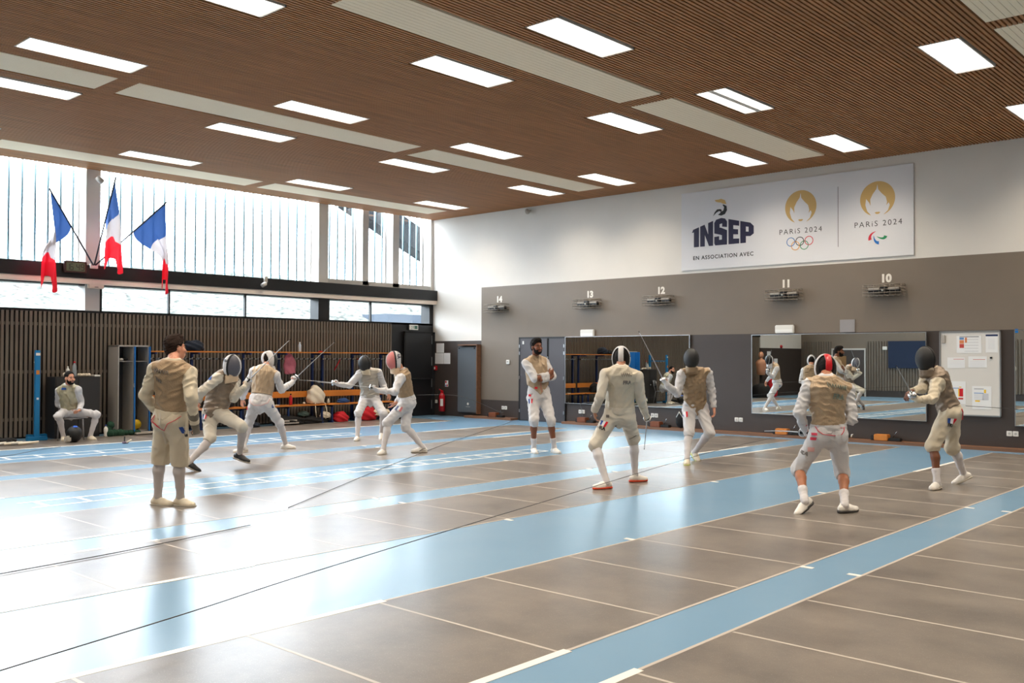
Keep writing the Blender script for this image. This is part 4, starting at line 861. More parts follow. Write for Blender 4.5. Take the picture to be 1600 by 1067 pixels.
def hand(wr,hd,n,fwd,s,pose,thumb=None):
    """palm + four fingers + thumb; returns prims"""
    d=nz(hd-wr); n=nz(n-d*(n@d)); l=np.cross(d,n)
    if l@fwd<0: l=-l
    R=[]; k=wr+d*.088*s
    for q in (-.026,-.009,.009,.026): R.append((cap(wr+d*.02*s+l*q*.7*s,k+l*q*s,.016*s,.0125*s),.012))
    c0={'relax':(.30,.45,.35),'open':(.08,.12,.1),'fist':(1.25,1.5,1.0),'point':(.2,.3,.2)}[pose]
    for i,(q,L) in enumerate(((.028,.074),(.0095,.082),(-.0095,.077),(-.027,.060))):
        p=k+l*q*s; a=0; cc=[c*(1+.14*i) for c in c0] if pose!='fist' else c0
        for j,fr in enumerate((.46,.31,.23)):
            a+=cc[j]; dr=d*math.cos(a)+n*math.sin(a)+l*q*(1.2 if pose!='fist' else 0); e=p+nz(dr)*L*fr*s
            R.append((cap(p,e,(.0092-.0008*j)*s,(.0086-.001*j)*s),.003)); p=e
    b=wr+d*.028*s+l*.026*s+n*.006*s; tdir=nz(d*.75+l*.62+n*(.25 if pose!='fist' else .6)); e=b+tdir*.048*s; R.append((cap(b,e,.015*s,.011*s),.008))
    t2=nz(d*.9+l*.1+n*.35) if pose!='fist' else nz(-l*.6+d*.5+n*.5); R.append((cap(e,e+t2*.032*s,.0105*s,.0085*s),.004))
    return R
FHOR=np.array([math.sin(YAW),math.cos(YAW),0.0]); RIMG=np.array([math.cos(YAW),-math.sin(YAW),0.0])
def azdir(a,pitch=0):
    a=math.radians(a); p=math.radians(pitch); h=-FHOR*math.cos(a)+RIMG*math.sin(a); return h*math.cos(p)+V3(0,0,1)*math.sin(p)
HGT={}
def fabric(name,rgb,bump=.3,sc=110,rough=.85,var=.05): return mat(name,rgb,rough,var=var,scale=7,bump=bump,bscale=sc,sheen=.15)
F_white=fabric('fencing_white',(208,206,208)); F_cream=fabric('fencing_cream',(204,192,170)); F_warm=fabric('fencing_warm',(206,198,184))
L_taupe=mat('lame_taupe',(136,120,104),.5,metal=.35,var=.10,scale=14,bump=.5,bscale=90); L_beige=mat('lame_beige',(178,156,130),.5,metal=.3,var=.08,scale=14,bump=.5,bscale=90)
L_pale=mat('lame_pale',(200,190,172),.55,metal=.2,var=.06,scale=14,bump=.4,bscale=90); L_bronze=mat('lame_bronze',(160,136,108),.5,metal=.35,var=.1,scale=14,bump=.5,bscale=90); L_grey=mat('lame_grey',(172,166,156),.5,metal=.3,var=.08,scale=14,bump=.4,bscale=90)
S_sock=fabric('sock_white',(212,208,210),.1,200); S_sock2=fabric('sock_grey',(190,184,184),.1,200)
def skinmat(n,rgb): 
    m=mat(n,rgb,.5,var=.06,scale=30); m.node_tree.nodes['Principled BSDF'].inputs['Subsurface Weight'].default_value=.08; m.node_tree.nodes['Principled BSDF'].inputs['Subsurface Radius'].default_value=(.02,.008,.004); return m
K_fair=skinmat('skin_fair',(214,152,124)); K_tan=skinmat('skin_tan',(166,108,78)); K_olive=skinmat('skin_olive',(176,124,96)); K_brown=skinmat('skin_brown',(118,72,48))
HAIR=mat('hair_dark',(44,30,24),.8,spec=.2,var=.3,scale=60,bump=.6,bscale=120,stretch=(1,1,.4)); HAIRB=mat('hair_black',(24,19,17),.8,spec=.2,var=.3,scale=60,bump=.6,bscale=120)
MESHD=mat('mask_mesh',(26,26,28),.42,bump=.5,bscale=420); MESHG=mat('mask_mesh_grey',(92,92,104),.45,bump=.5,bscale=420); MESHP=mat('mask_mesh_pink',(206,120,116),.5,bump=.4,bscale=420); MESHK=mat('mask_black',(22,21,22),.6)
SH_white=mat('shoe_white',(236,232,226),.55,bump=.15,bscale=60); SH_cream=mat('shoe_cream',(226,216,196),.55,bump=.15,bscale=60); SH_black=mat('shoe_black',(28,28,32),.5)
SOLE_w=mat('sole_white',(190,184,174),.5); SOLE_d=mat('sole_dark',(60,58,58),.6); SOLE_r=mat('sole_orange',(230,84,50),.5); SOLE_g=mat('sole_green',(206,214,120),.5)
CORD_r=mat('cord_red',(206,44,70),.5); CORD_w=mat('cord_white',(226,222,214),.5)
def person(key,J0,spec):
    J={k:np.array(v,float) for k,v in J0.items() if k not in('footL','footR','dep')}
    s=J['s']=spec.get('h',1.8)/1.8; far=spec.get('far',1.0); hb=.007*min(1.15,far); hg=.0085*far
    mid=(J['ankL']+J['ankR'])/2; t=empty('person',(float(mid[0]),float(mid[1]),0.0),spec['label'],'person','fencers in the hall')
    pel,neck,head=J['pel'],J['neck'],J['head']; up=nz(neck-pel); sl=nz(J['shR']-J['shL']); hl=nz(J['hipR']-J['hipL']); fwd=nz(np.cross(up,sl)); hf0=nz(np.cross(up,hl))
    Ls=np.linalg.norm(neck-pel)
    hf=azdir(*spec['look']); hu=nz(V3(0,0,1)*.8+nz(head-neck)*.2); hu=nz(hu-hf*(hu@hf)); hr=np.cross(hf,hu); HA=np.array([hr,hf,hu])
    hp=lambda r,f,u: head+(hr*r+hf*f+hu*u)*s
    gl=spec.get('glove','')   # 'L','R'
    pose=dict(L='relax',R='relax'); pose.update(spec.get('hand',{}))
    # ---- shared limb shapes
    cen=(pel+neck)/2
    def palm(sd):
        if 'palm'+sd in spec: return V3(*spec['palm'+sd])
        v=cen-J['wr'+sd]; return v
    def calf(sd,off):
        k,a=J['kne'+sd],J['ank'+sd]; hip=J['hip'+sd]; ax=nz(a-k); th=nz(hip-k); bk=np.cross(ax,np.cross(th-hf0*.6,ax)); bk=-hf0 if np.linalg.norm(bk)<.1 else -hf0; bk=nz(bk-ax*(bk@ax))
        m=k+(a-k)*.32+bk*.018*s; m2=k+(a-k)*.7+bk*.004*s
        return [cap(k,m,(.052+off/s)*s,(.054+off/s)*s),cap(m,m2,(.053+off/s)*s,(.039+off/s)*s),cap(m2,a,(.039+off/s)*s,(.034+off/s)*s)]
    hands={sd:hand(J['wr'+sd],J['hd'+sd],palm(sd),fwd,s,pose[sd]) for sd in 'LR'}
    FEET={}
    for sd in 'LR':
        a_=J['ank'+sd]; toe=np.array([*J0['foot'+sd][1],0.0]); f=nz(np.append(toe[:2]-a_[:2],0)); za=a_[2]; th=0.0
        if za>.105*s:
            lo_,hi_=0.0,1.2
            for _ in range(30):
                m_=(lo_+hi_)/2; z=(.13*math.sin(m_)+.095*math.cos(m_))*s
                if z<za: lo_=m_
                else: hi_=m_
            th=lo_ if not spec.get('air'+sd) else spec['air'+sd]
        u_=V3(0,0,1); fx=f*math.cos(th)-u_*math.sin(th); fz=u_*math.cos(th)+f*math.sin(th); fy=np.cross(fz,fx); O=a_-fz*.095*s
        FEET[sd]=((lambda x,y,z,O=O,fx=fx,fy=fy,fz=fz: O+(fx*x+fy*y+fz*z)*s),fx,fz)
    # ---- body: one continuous surface
    B=SDF(); B.u(torso(J,-.012),.02)
    for sd in 'LR':
        B.u(cap(neck-up*.03*s,J['sh'+sd],.045*s,.048*s),.05).u(cap(J['sh'+sd],J['el'+sd],.048*s,.040*s),.03).u(cap(J['el'+sd],J['wr'+sd],.040*s,.027*s),.02)
        for q in hands[sd]: B.u(q[0],q[1]*s)
        B.u(cap(J['hip'+sd],J['kne'+sd],.080*s,.055*s),.04)
        for q in calf(sd,0): B.u(q,.02)
        fp=FEET[sd][0]; B.u(cap(fp(-.03,0,.055),fp(.11,0,.042),.026*s,.022*s),.03)
    B.u(cap(neck-up*.02,head-hf*.02*s-hu*.03*s,.058*s,.056*s),.03)
    for c,r,k in (((0,-.018,.035),(.075,.094,.086),.02),((0,.025,-.035),(.062,.070,.082),.03),((0,.042,-.082),(.044,.046,.032),.03)): B.u(ell(hp(*c),HA,np.array(r)*s),k)
    bare=spec.get('bare')
    if bare:
        B.u(cap(hp(0,.088,.004),hp(0,.112,-.034),.009*s,.0145*s),.012); B.u(cap(hp(-.034,.078,.024),hp(.034,.078,.024),.012*s),.015)
        for q in (-1,1):
            B.u(ell(hp(q*.076,-.008,-.012),HA,np.array((.012,.026,.033))*s),.008); B.u(ell(hp(q*.04,.062,-.03),HA,np.array((.026,.03,.026))*s),.02)
        B.u(cap(hp(-.02,.090,-.062),hp(.02,.090,-.062),.0075*s),.006); B.u(cap(hp(-.016,.089,-.073),hp(.016,.089,-.073),.008*s),.006)
        eyeC=[hp(q*.031,.098,.004) for q in (-1,1)]
        B.c(lambda p: np.max([.013*s-np.linalg.norm(p-e,axis=1) for e in eyeC],0))
    skin(B,hb,'body',spec['skin'],t)
    if bare:
        e=MB(); ir=MB(); eb=MB()
        for q in (-1,1):
            e.sphere(tuple(hp(q*.031,.0815,.004)),.0105*s,mat('eye_white',(112,96,88),.6,spec=.2),10,(1.2,1.2,.75)); ir.sphere(tuple(hp(q*.031,.0885,.003)),.0068*s,M_black,8)
            eb.tube([tuple(hp(q*.016,.093,.027)),tuple(hp(q*.034,.088,.031)),tuple(hp(q*.05,.074,.025))],.0055*s,HAIRB,6)
        e.build('eyes',t); ir.build('irises',t); eb.build('eyebrows',t)
        m=MB(); m.tube([tuple(hp(-.022,.094,-.0675)),tuple(hp(0,.099,-.0665)),tuple(hp(.022,.094,-.0675))],.004*s,mat('lips',(160,92,84),.5),6); m.build('lips',t)
        Hh=SDF(); hs=spec.get('hair',1.0)
        Hh.u(ell(hp(0,-.020,.038),HA,np.array((.077+.008*hs,.097+.007*hs,.088+.015*hs))*s),.01)
        if hs>.6: Hh.u(ell(hp(.0,.035,.105),HA,np.array((.058,.05,.026+.010*hs))*s),.03); Hh.u(ell(hp(0,-.06,-.03),HA,np.array((.062,.05,.05))*s),.03)
        Hh.wr=wrinkle(.006*hs+.002,120,spec['seed'])
        UU=np.array([-.10,-.055,-.045,-.03,.0,.02,.045,.065,.085,.11,.2])
        FF=np.array([-.03,-.028,-.015,.004,.010,.026,.048,.064 if hs>.6 else .045,.080 if hs>.6 else .055,.12,.2])
        def hcut(p):
            q=(p-head)@HA.T/s; return np.maximum(q[:,1]-np.interp(q[:,2],UU,FF),-.088-q[:,2])*s*.7
        Hh.c(hcut); skin(Hh,.005,'hair',spec.get('haircol',HAIRB),t)
        if spec.get('beard'):
            Bd=SDF(); Bd.u(ell(hp(0,.028,-.042),HA,np.array((.068,.074,.083))*s),.02).u(ell(hp(0,.046,-.086),HA,np.array((.048,.050,.036))*s),.03)
            def bc(p):
                q=(p-head)@HA.T/s; mo=(np.abs(q[:,0])<.026)&(q[:,2]>-.078)&(q[:,2]<-.054); top=np.where(np.abs(q[:,0])>.05,q[:,2]-.0,np.where(np.abs(q[:,0])>.03,q[:,2]+.035+.3*(.05-np.abs(q[:,0])),q[:,2]+.047))
                return np.maximum(np.maximum(top,.0-q[:,1]),np.where(mo,.01,-1))*s
            Bd.c(bc); Bd.wr=wrinkle(.002,200,3); skin(Bd,.005,'beard',HAIRB,t)
    # ---- jacket
    wj=spec.get('white',F_white); Jk=SDF(); Jk.u(torso(J,.012,tmin=.02),.02).u(torso(J,.026 if not spec.get('point') else .014,tmin=spec.get('jh',.0),tmax=.14),.03)
    cuff={}
    for sd in 'LR':
        w_=J['wr'+sd]; e_=J['el'+sd]; d=nz(w_-e_)
        Jk.u(cap(neck-up*.035*s,J['sh'+sd],.058*s,.066*s),.05).u(cap(J['sh'+sd],J['el'+sd],.072*s,.062*s),.035).u(cap(e_,w_-d*.01,.058*s,.044*s),.02)
    Jk.u(cap(neck-up*.02,neck+up*.035*s+fwd*.005,.072*s,.066*s),.02)
    Jk.wr=wrinkle(.012,52,spec['seed'])
    for sd in 'LR':
        w_=J['wr'+sd]; d=nz(w_-J['el'+sd])
        Jk.c(lambda p,w_=w_,d=d: np.where(np.linalg.norm(p-w_,axis=1)<.12,np.minimum((p-w_)@d,.05),-1))
    ct=neck+up*.045*s
    Jk.c(lambda p: np.where(np.linalg.norm(p-ct,axis=1)<.11,(p-ct)@up,-1))
    skin(Jk,hg,'jacket',wj,t); G={'jacket':Jk}
    # ---- breeches
    Br=SDF(); Br.u(torso(J,.016,tmin=-.14,tmax=.10),.02); wb=spec.get('whiteb',wj)
    for sd in 'LR':
        h_,k_,a_=J['hip'+sd],J['kne'+sd],J['ank'+sd]; d=nz(a_-k_)
        bg_=spec.get('bag',1.0); Br.u(cap(h_,k_,.104*s,.076*s*bg_),.045).u(cap(k_,k_+d*.075*s,.076*s*bg_,.062*s*(bg_*bg_ if bg_>1.15 else 1)),.03)
        Br.u(ell(h_-hf0*.035*s+up*.0,np.eye(3),V3(.095,.095,.10)*s),.04)
    Br.wr=wrinkle(.011,38,spec['seed']+5)
    for sd in 'LR':
        k_,d=J['kne'+sd],nz(J['ank'+sd]-J['kne'+sd]); c_=k_+d*spec.get('hem',.07)*s
        Br.c(lambda p,c_=c_,d=d: np.where(np.linalg.norm(p-c_,axis=1)<.16,np.minimum((p-c_)@d,.1),-1))
    skin(Br,hg,'breeches',wb,t); G['breeches']=Br
    # ---- lame vest
    Vt=SDF(); Vt.u(torso(J,.027,tmin=-.3 if spec.get('point') else -.1),.02)
    for sd in 'LR': Vt.u(cap(neck-up*.035*s,J['sh'+sd],.070*s,.078*s),.05)
    Vt.u(cap(neck-up*.02,neck+up*.018*s,.086*s,.080*s),.025)
    Vt.wr=Jk.wr
    b0=spec.get('vb',.06); pt=spec.get('point',0)
    def vcut(p):
        q=p-pel; tt=(q@up)/Ls; x=np.abs(q@hl)/s; f=q@hf0; return ((b0-pt*np.clip((f+.03)/.06,0,1)*np.maximum(0,1-x/.19))-tt)*Ls
    Vt.c(vcut); ct2=neck+up*.03*s; Vt.c(lambda p: np.where(np.linalg.norm(p-ct2,axis=1)<.12,(p-ct2)@up,-1))
    for sd,sg in (('L',-1),('R',1)):
        so=J['sh'+sd]+sl*sg*.055*s-up*.03*s; ad=nz(J['el'+sd]-J['sh'+sd]); e2=so+nz(ad*.6-up*.4)*.17*s
        fcap=cap(so,e2,.096*s,.080*s)[0]; Vt.c(lambda p,fcap=fcap: -fcap(p))
    skin(Vt,hg,'lame_vest',spec['vest'],t); G['vest']=Vt
    # ---- socks and shoes
    for sd in 'LR':
        k_,a_=J['kne'+sd],J['ank'+sd]; d=nz(a_-k_); So=SDF()
        for q in calf(sd,.006): So.u(q,.02)
        So.u(cap(a_,a_+d*.03*s,.041*s),.02); short=sd in spec.get('short','')
        lim=a_-d*(.16*s) if short else k_+d*.03*s
        So.c(lambda p,lim=lim,d=d: -((p-lim)@d))
        if short: So.wr=wrinkle(.004,120,4)
        skin(So,hg,'sock',spec.get('sock',S_sock),t)
        fp,fx,fz=FEET[sd]
        Sh=SDF(); Sh.u(cap(fp(-.045,0,.046),fp(.06,0,.044),.038*s,.040*s),.02).u(cap(fp(.06,0,.042),fp(.165,0,.030),.042*s,.028*s),.02).u(cap(fp(.06,.02,.03),fp(.14,.02,.024),.026*s,.024*s),.02).u(cap(fp(.06,-.02,.03),fp(.13,-.02,.024),.026*s,.024*s),.02)
        Sh.u(cap(fp(-.008,0,.06),fp(-.004,0,.105),.043*s,.044*s),.02)
        g0=fp(0,0,.016); Sh.c(lambda p: -((p-g0)@fz)); g1=fp(0,0,.108); nt=nz(fz*.96-fx*.25); Sh.c(lambda p: (p-g1)@nt)
        So2=SDF(); So2.u(cap(fp(-.045,0,.02),fp(.06,0,.02),.044*s,.044*s),.02).u(cap(fp(.05,.012,.02),fp(.165,.01,.02),.040*s,.033*s),.02).u(cap(fp(.05,-.012,.02),fp(.15,-.01,.02),.038*s,.030*s),.02)
        g2=fp(0,0,.0); g3=fp(0,0,.022); So2.c(lambda p: np.maximum(-((p-g2)@fz),(p-g3)@fz))
        o=skin(Sh,.006*far,'shoe',spec.get('shoe',SH_white),t); G['shoe'+sd]=Sh
        skin(So2,.005*far,'sole',spec.get('sole',SOLE_w),o)
        if o is not None:
            lm=MB()
            for q in range(4):
                x=.045+.022*q; z=.086-.012*q; lm.tube([tuple(fp(x,-.024,z-.008)),tuple(fp(x+.004,0,z+.003)),tuple(fp(x,.024,z-.008))],.0045*s,spec.get('lace',M_fwhite),5)
            lm.build('laces',o)
    # ---- glove
    for sd in gl:
        Gv=SDF(); 
        for q in hand(J['wr'+sd],J['hd'+sd],palm(sd),fwd,s*1.13,pose[sd]): Gv.u(q[0],q[1]*s*1.3)
        w_=J['wr'+sd]; d=nz(w_-J['el'+sd]); Gv.u(cap(w_-d*.11*s,w_+d*.02,.055*s,.040*s),.02); g=w_-d*.13*s
        Gv.c(lambda p: -((p-g)@d)); skin(Gv,.007*far,'glove',spec.get('glovecol',wj),t)
    # ---- mask
    if not bare:
        mk=spec['mask']; me_=SDF(); mc=hp(0,.022,-.005); R_=V3(.114,.136,.158)*s
        me_.u(ell(mc,HA,R_),0); c0=hp(0,-.01,0); me_.c(lambda p: -((p-c0)@hf)); em=skin(me_,.006*far,'mask_mesh',mk['mesh'],t); G['mesh']=me_
        rim=SDF(); rim.u(ell(mc,HA,R_+V3(.006,.004,.006)),0); c1=hp(0,.026,0); c2=hp(0,-.014 if mk.get('thin') else -.07,0); nb=nz(hf*.95+hu*.1)
        rim.c(lambda p: np.maximum((p-c1)@hf,-((p-c2)@nb))); inn=ell(mc,HA,R_-.004)[0]; rim.c(lambda p:-inn(p)); skin(rim,.006*far,'mask_band',mk['band'],t); G['band']=rim
        if mk.get('trim'):
            tr=SDF(); tr.u(ell(mc,HA,R_+.010),0); ca=hp(0,.036,0); cb=hp(0,.008,0); tr.c(lambda p: np.maximum((p-ca)@hf,-((p-cb)@hf))); tr.c(lambda p:-inn(p)); skin(tr,.006*far,'mask_trim',mk['trim'],t)
        if mk.get('edge'):
            tr=SDF(); tr.u(ell(mc,HA,R_+.009),0); ax=hr; tr.c(lambda p: np.abs((p-mc)@ax)-.012); tr.c(lambda p:-inn(p)); tr.c(lambda p:-((p-mc)@hf)+.02); skin(tr,.006*far,'mask_edge',mk['edge'],t)
        hc=SDF(); hc.u(ell(hp(0,-.022,.02),HA,V3(.084,.10,.105)*s),.0); c3=hp(0,-.005,0); hc.c(lambda p:(p-c3)@hf); c4=hp(0,0,-.085); hc.c(lambda p: -((p-c4)@hu)); hc.wr=wrinkle(.003,110,2); skin(hc,.006*far,'hair',HAIRB,t)
        def bib(u0,u1,r0,r1,m,nm,sd_):
            bb=SDF(); bb.u(cap(hp(0,.026,u0+.02),hp(0,.010,u1-.02),r0*s,r1*s),0); c5=hp(0,-.03,0); c6=hp(0,0,u0); c7=hp(0,.03,u1); n7=nz(hu-hf*.35)
            bb.c(lambda p: np.maximum(np.maximum(-((p-c5)@hf),(p-c6)@hu),-((p-c7)@n7))); bb.wr=wrinkle(.006,60,sd_); skin(bb,.007*far,nm,m,t)
        bib(-.085,-.15,.083,.086,mk['bib'],'mask_bib',6)
        bib(-.135,-.235,.088,.094,mk.get('bib2',mk['bib']),'bib_flap',7)
        if mk.get('tongue'):
            tg=SDF(); tg.u(cap(hp(0,-.135,.085),hp(0,-.148,-.02),.03*s),.0); tg.u(cap(hp(0,-.03,.16),hp(0,-.135,.085),.03*s),.03); fl_=hp(0,-.11,.02)
            inn2=ell(hp(0,-.022,.02),HA,V3(.09,.108,.112)*s)[0]; out2=ell(hp(0,-.022,.02),HA,V3(.10,.12,.125)*s)[0]
            tg=SDF(); tg.u(ell(hp(0,-.022,.02),HA,V3(.097,.117,.13)*s),0); tg.c(lambda p:-inn2(p)); 
            def tc_(p):
                q=(p-head)@HA.T/s; return np.maximum(np.maximum(np.abs(q[:,0])-.034,q[:,1]+.02),-.055-q[:,2]+.02*np.minimum(1,(q[:,0]/.034)**2))*s
            tg.c(tc_); skin(tg,.006*far,'mask_tongue',mk['tongue'],t)
    # ---- marks sewn on the cloth, placed by local (right, up) metres as seen square-on, then dropped onto the cloth
    ez=V3(0,0,1)
    def drop(S,pts,lift=.012):
        P=np.array([pel+RIMG*a+ez*b-FHOR*.55 for a,b in pts]); d=np.zeros(len(P))
        for _ in range(110):
            v=S.ev(P+FHOR*d[:,None],.12); d+=np.clip(v*.4,-.004,.02)
        ok=np.abs(S.ev(P+FHOR*d[:,None],.12))<.012
        return P+FHOR*(d-lift)[:,None],ok
    def patch(S,quad,nu,nv,m,name):
        a,b,c,e=[np.array(q) for q in quad]; pts=[]
        for j in range(nv+1):
            for i in range(nu+1):
                u,v=i/nu,j/nv; pts.append(a*(1-u)*(1-v)+b*u*(1-v)+c*u*v+e*(1-u)*v)
        P,ok=drop(S,pts); fs=[(j*(nu+1)+i,j*(nu+1)+i+1,(j+1)*(nu+1)+i+1,(j+1)*(nu+1)+i) for j in range(nv) for i in range(nu)]
        fs=[f for f in fs if all(ok[k] for k in f) and max(np.linalg.norm(P[f[0]]-P[f[k]]) for k in (1,2,3))<.06]
        if fs: MB().add([tuple(p) for p in P],fs,m,True).build(name,t)
    def lettering(S,txt,c,right,upv,size,m,name,bold=.003):
        vs,fs=text_geo(txt,size,bold); c=np.array(c); r=np.array(right); u=np.array(upv)
        P,ok=drop(S,[c+r*v.x+u*v.y for v in vs],.010); fs=[f for f in fs if all(ok[k] for k in f) and max(np.linalg.norm(P[f[0]]-P[k]) for k in f)<.15]
        if fs: MB().add([tuple(p) for p in P],fs,m).build(name,t)
    def cord(S,pts,r,m,name):
        Q=[]
        for a,b in zip(pts,pts[1:]):
            n=max(2,int(math.dist(a,b)/.02)); Q+=[(a[0]+(b[0]-a[0])*k/n,a[1]+(b[1]-a[1])*k/n) for k in range(n)]
        Q.append(pts[-1]); P,ok=drop(S,Q,.006+r*.5); P=P[ok]
        if len(P)>2: MB().tube([tuple(p) for p in P],r,m,6).build(name,t)
    for mk_ in spec.get('marks',[]):
        kind=mk_[0]; S=G[mk_[1]]
        if kind=='flag':      # quad corners: top-left, top-right, bottom-right, bottom-left
            q=[np.array(x) for x in mk_[2]]; cols=mk_[3] if len(mk_)>3 else (M_fblue,M_fwhite,M_fred)
            for i,m in enumerate(cols):
                a=q[0]+(q[1]-q[0])*i/3; b=q[0]+(q[1]-q[0])*(i+1)/3; c=q[3]+(q[2]-q[3])*(i+1)/3; e=q[3]+(q[2]-q[3])*i/3
                patch(S,(a,b,c,e),3,7,m,'flag_patch')
        elif kind=='text': lettering(S,*mk_[2:])
        elif kind=='cord': cord(S,*mk_[2:])
        elif kind=='patch': patch(S,mk_[2],5,8,mk_[3],mk_[4])
    for fn in spec.get('extra',[]): fn(t,J,hp)
    return t,J
def foil(hd,dirv,length,lab,wr,dark=False):
    hd=np.array(hd); d=nz(np.array(dirv)); t=empty('foil',tuple(hd),lab,'foil','foils held by the fencers'); g=hd+d*.045
    MB().lathe([(.012,-.018),(.05,0),(.052,.006),(.046,.009),(.02,-.004),(.0,-.004)],M_steel if not dark else M_alu,tuple(g),tuple(-d),20).build('guard',t)
    MB().tube([tuple(hd-d*.07),tuple(hd-d*.02),tuple(g)],.011,M_rubber,8,radii=[.009,.012,.011]).build('grip',t)
    n=10; sag=V3(0,0,-1)*.03; P=[g+d*length*k/n+sag*(k/n)**2 for k in range(n+1)]
    MB().tube([tuple(p) for p in P],.004,mat('blade_steel',(176,178,182),.55,metal=.5),6,radii=[.0085-.0045*k/n for k in range(n+1)]).build('blade',t)
    MB().lathe([(.0045,0),(.0045,.018),(.006,.018),(.006,.024),(0,.024)],M_rubber,tuple(P[-1]),tuple(d),8).build('tip',t); return t

# ------------------------------------------------------------------ the eleven people: joints in metres (room coordinates)
M_fade=mat('faded_ink',(116,110,106),.8); M_fadegreen=mat('faded_green_ink',(120,132,122),.8); M_pinkish=mat('faded_pink',(222,170,166),.8); M_sblue=mat('badge_blue',(52,92,168),.7); M_fadeblue=mat('faded_blue',(104,116,156),.8); M_fadered=mat('faded_red',(232,140,140),.8)
F_glove=fabric('glove_worn',(112,104,92)); F_creamy=fabric('bib_cream',(214,188,160)); L_beige2=mat('lame_sand',(182,158,130),.5,metal=.3,var=.08,scale=14,bump=.6,bscale=60); L_olive=mat('lame_olive',(182,174,146),.55,metal=.2,var=.06,scale=14,bump=.4,bscale=90); K_brown2=skinmat('skin_chestnut',(134,80,54)); K_tan2=skinmat('skin_tanned',(172,112,80))
JN={}
JN['A']={'pel':[-9.391,4.959,0.962],'neck':[-9.3,4.937,1.544],'head':[-9.401,5.016,1.693],'hipL':[-9.479,4.938,0.925],'hipR':[-9.293,4.98,0.932],'kneL':[-9.649,4.99,0.523],'kneR':[-9.412,5.087,0.519],'ankL':[-9.716,4.992,0.09],'ankR':[-9.497,5.135,0.09],'shL':[-9.452,4.818,1.476],'shR':[-9.163,5.044,1.437],'elL':[-9.576,4.771,1.192],'elR':[-9.017,4.985,1.182],'wrL':[-9.675,4.944,1.012],'wrR':[-9.109,5.078,0.903],'hdL':[-9.721,5.012,0.973],'hdR':[-9.112,5.102,0.814],'footL':[[-9.54,4.833],[-9.599,5.044]],'footR':[[-9.352,4.981],[-9.252,5.223]]}
JN['B']={'pel':[-12.455,7.264,0.835],'neck':[-12.353,7.386,1.366],'head':[-12.187,7.357,1.479],'hipL':[-12.368,7.299,0.772],'hipR':[-12.541,7.23,0.768],'kneL':[-11.953,7.398,0.612],'kneR':[-12.275,7.083,0.438],'ankL':[-12.135,7.477,0.21],'ankR':[-12.219,6.748,0.15],'shL':[-12.396,7.549,1.231],'shR':[-12.267,7.202,1.304],'elL':[-12.224,7.426,1.005],'elR':[-12.306,6.964,1.107],'wrL':[-11.992,7.438,1.149],'wrR':[-12.525,7.034,0.952],'hdL':[-12.016,7.526,1.248],'hdR':[-12.479,7.019,0.871],'footL':[[-13.179,7.992],[-11.93,7.56]],'footR':[[-12.157,6.687],[-12.07,6.95]]}
JN['C']={'pel':[-13.969,8.998,0.85],'neck':[-14.01,9.114,1.431],'head':[-14.095,9.239,1.556],'hipL':[-13.998,8.906,0.798],'hipR':[-13.916,9.096,0.795],'kneL':[-14.247,8.942,0.438],'kneR':[-13.962,9.378,0.463],'ankL':[-14.076,8.746,0.09],'ankR':[-14.074,9.575,0.09],'shL':[-14.131,8.973,1.359],'shR':[-13.855,9.223,1.295],'elL':[-14.218,8.868,1.086],'elR':[-13.906,9.375,1.039],'wrL':[-14.388,8.913,0.883],'wrR':[-13.949,9.612,1.155],'hdL':[-14.405,8.912,0.795],'hdR':[-13.924,9.674,1.233],'footL':[[-14.291,8.899],[-14.086,8.493]],'footR':[[-13.916,9.416],[-13.906,9.665]]}
JN['D']={'pel':[-14.574,11.86,0.839],'neck':[-14.54,11.781,1.356],'head':[-14.473,11.662,1.494],'hipL':[-14.525,11.941,0.788],'hipR':[-14.65,11.802,0.788],'kneL':[-14.197,11.888,0.514],'kneR':[-14.481,11.503,0.525],'ankL':[-14.393,12.006,0.15],'ankR':[-14.462,11.468,0.09],'shL':[-14.416,11.937,1.306],'shR':[-14.573,11.603,1.282],'elL':[-14.442,12.09,1.051],'elR':[-14.64,11.407,1.06],'wrL':[-14.242,12.053,0.881],'wrR':[-14.636,11.144,1.084],'hdL':[-14.254,12.097,0.804],'hdR':[-14.656,11.061,1.109],'footL':[[-14.599,12.212],[-14.294,11.892]],'footR':[[-14.246,11.351],[-14.153,11.066]]}
JN['E']={'pel':[-12.09,10.64,0.87],'neck':[-12.098,10.516,1.38],'head':[-12.125,10.418,1.553],'hipL':[-12.039,10.564,0.821],'hipR':[-12.147,10.713,0.823],'kneL':[-12.181,10.284,0.505],'kneR':[-12.024,10.543,0.435],'ankL':[-12.128,10.159,0.09],'ankR':[-11.835,10.764,0.1],'shL':[-11.97,10.391,1.266],'shR':[-12.265,10.604,1.28],'elL':[-11.898,10.206,1.038],'elR':[-12.304,10.698,0.949],'wrL':[-12.128,10.051,1.057],'wrR':[-12.18,10.484,0.84],'hdL':[-12.158,9.954,1.1],'hdR':[-12.243,10.447,0.785],'footL':[[-11.908,10.016],[-11.94,9.71]],'footR':[[-11.797,10.846],[-11.889,10.683]]}
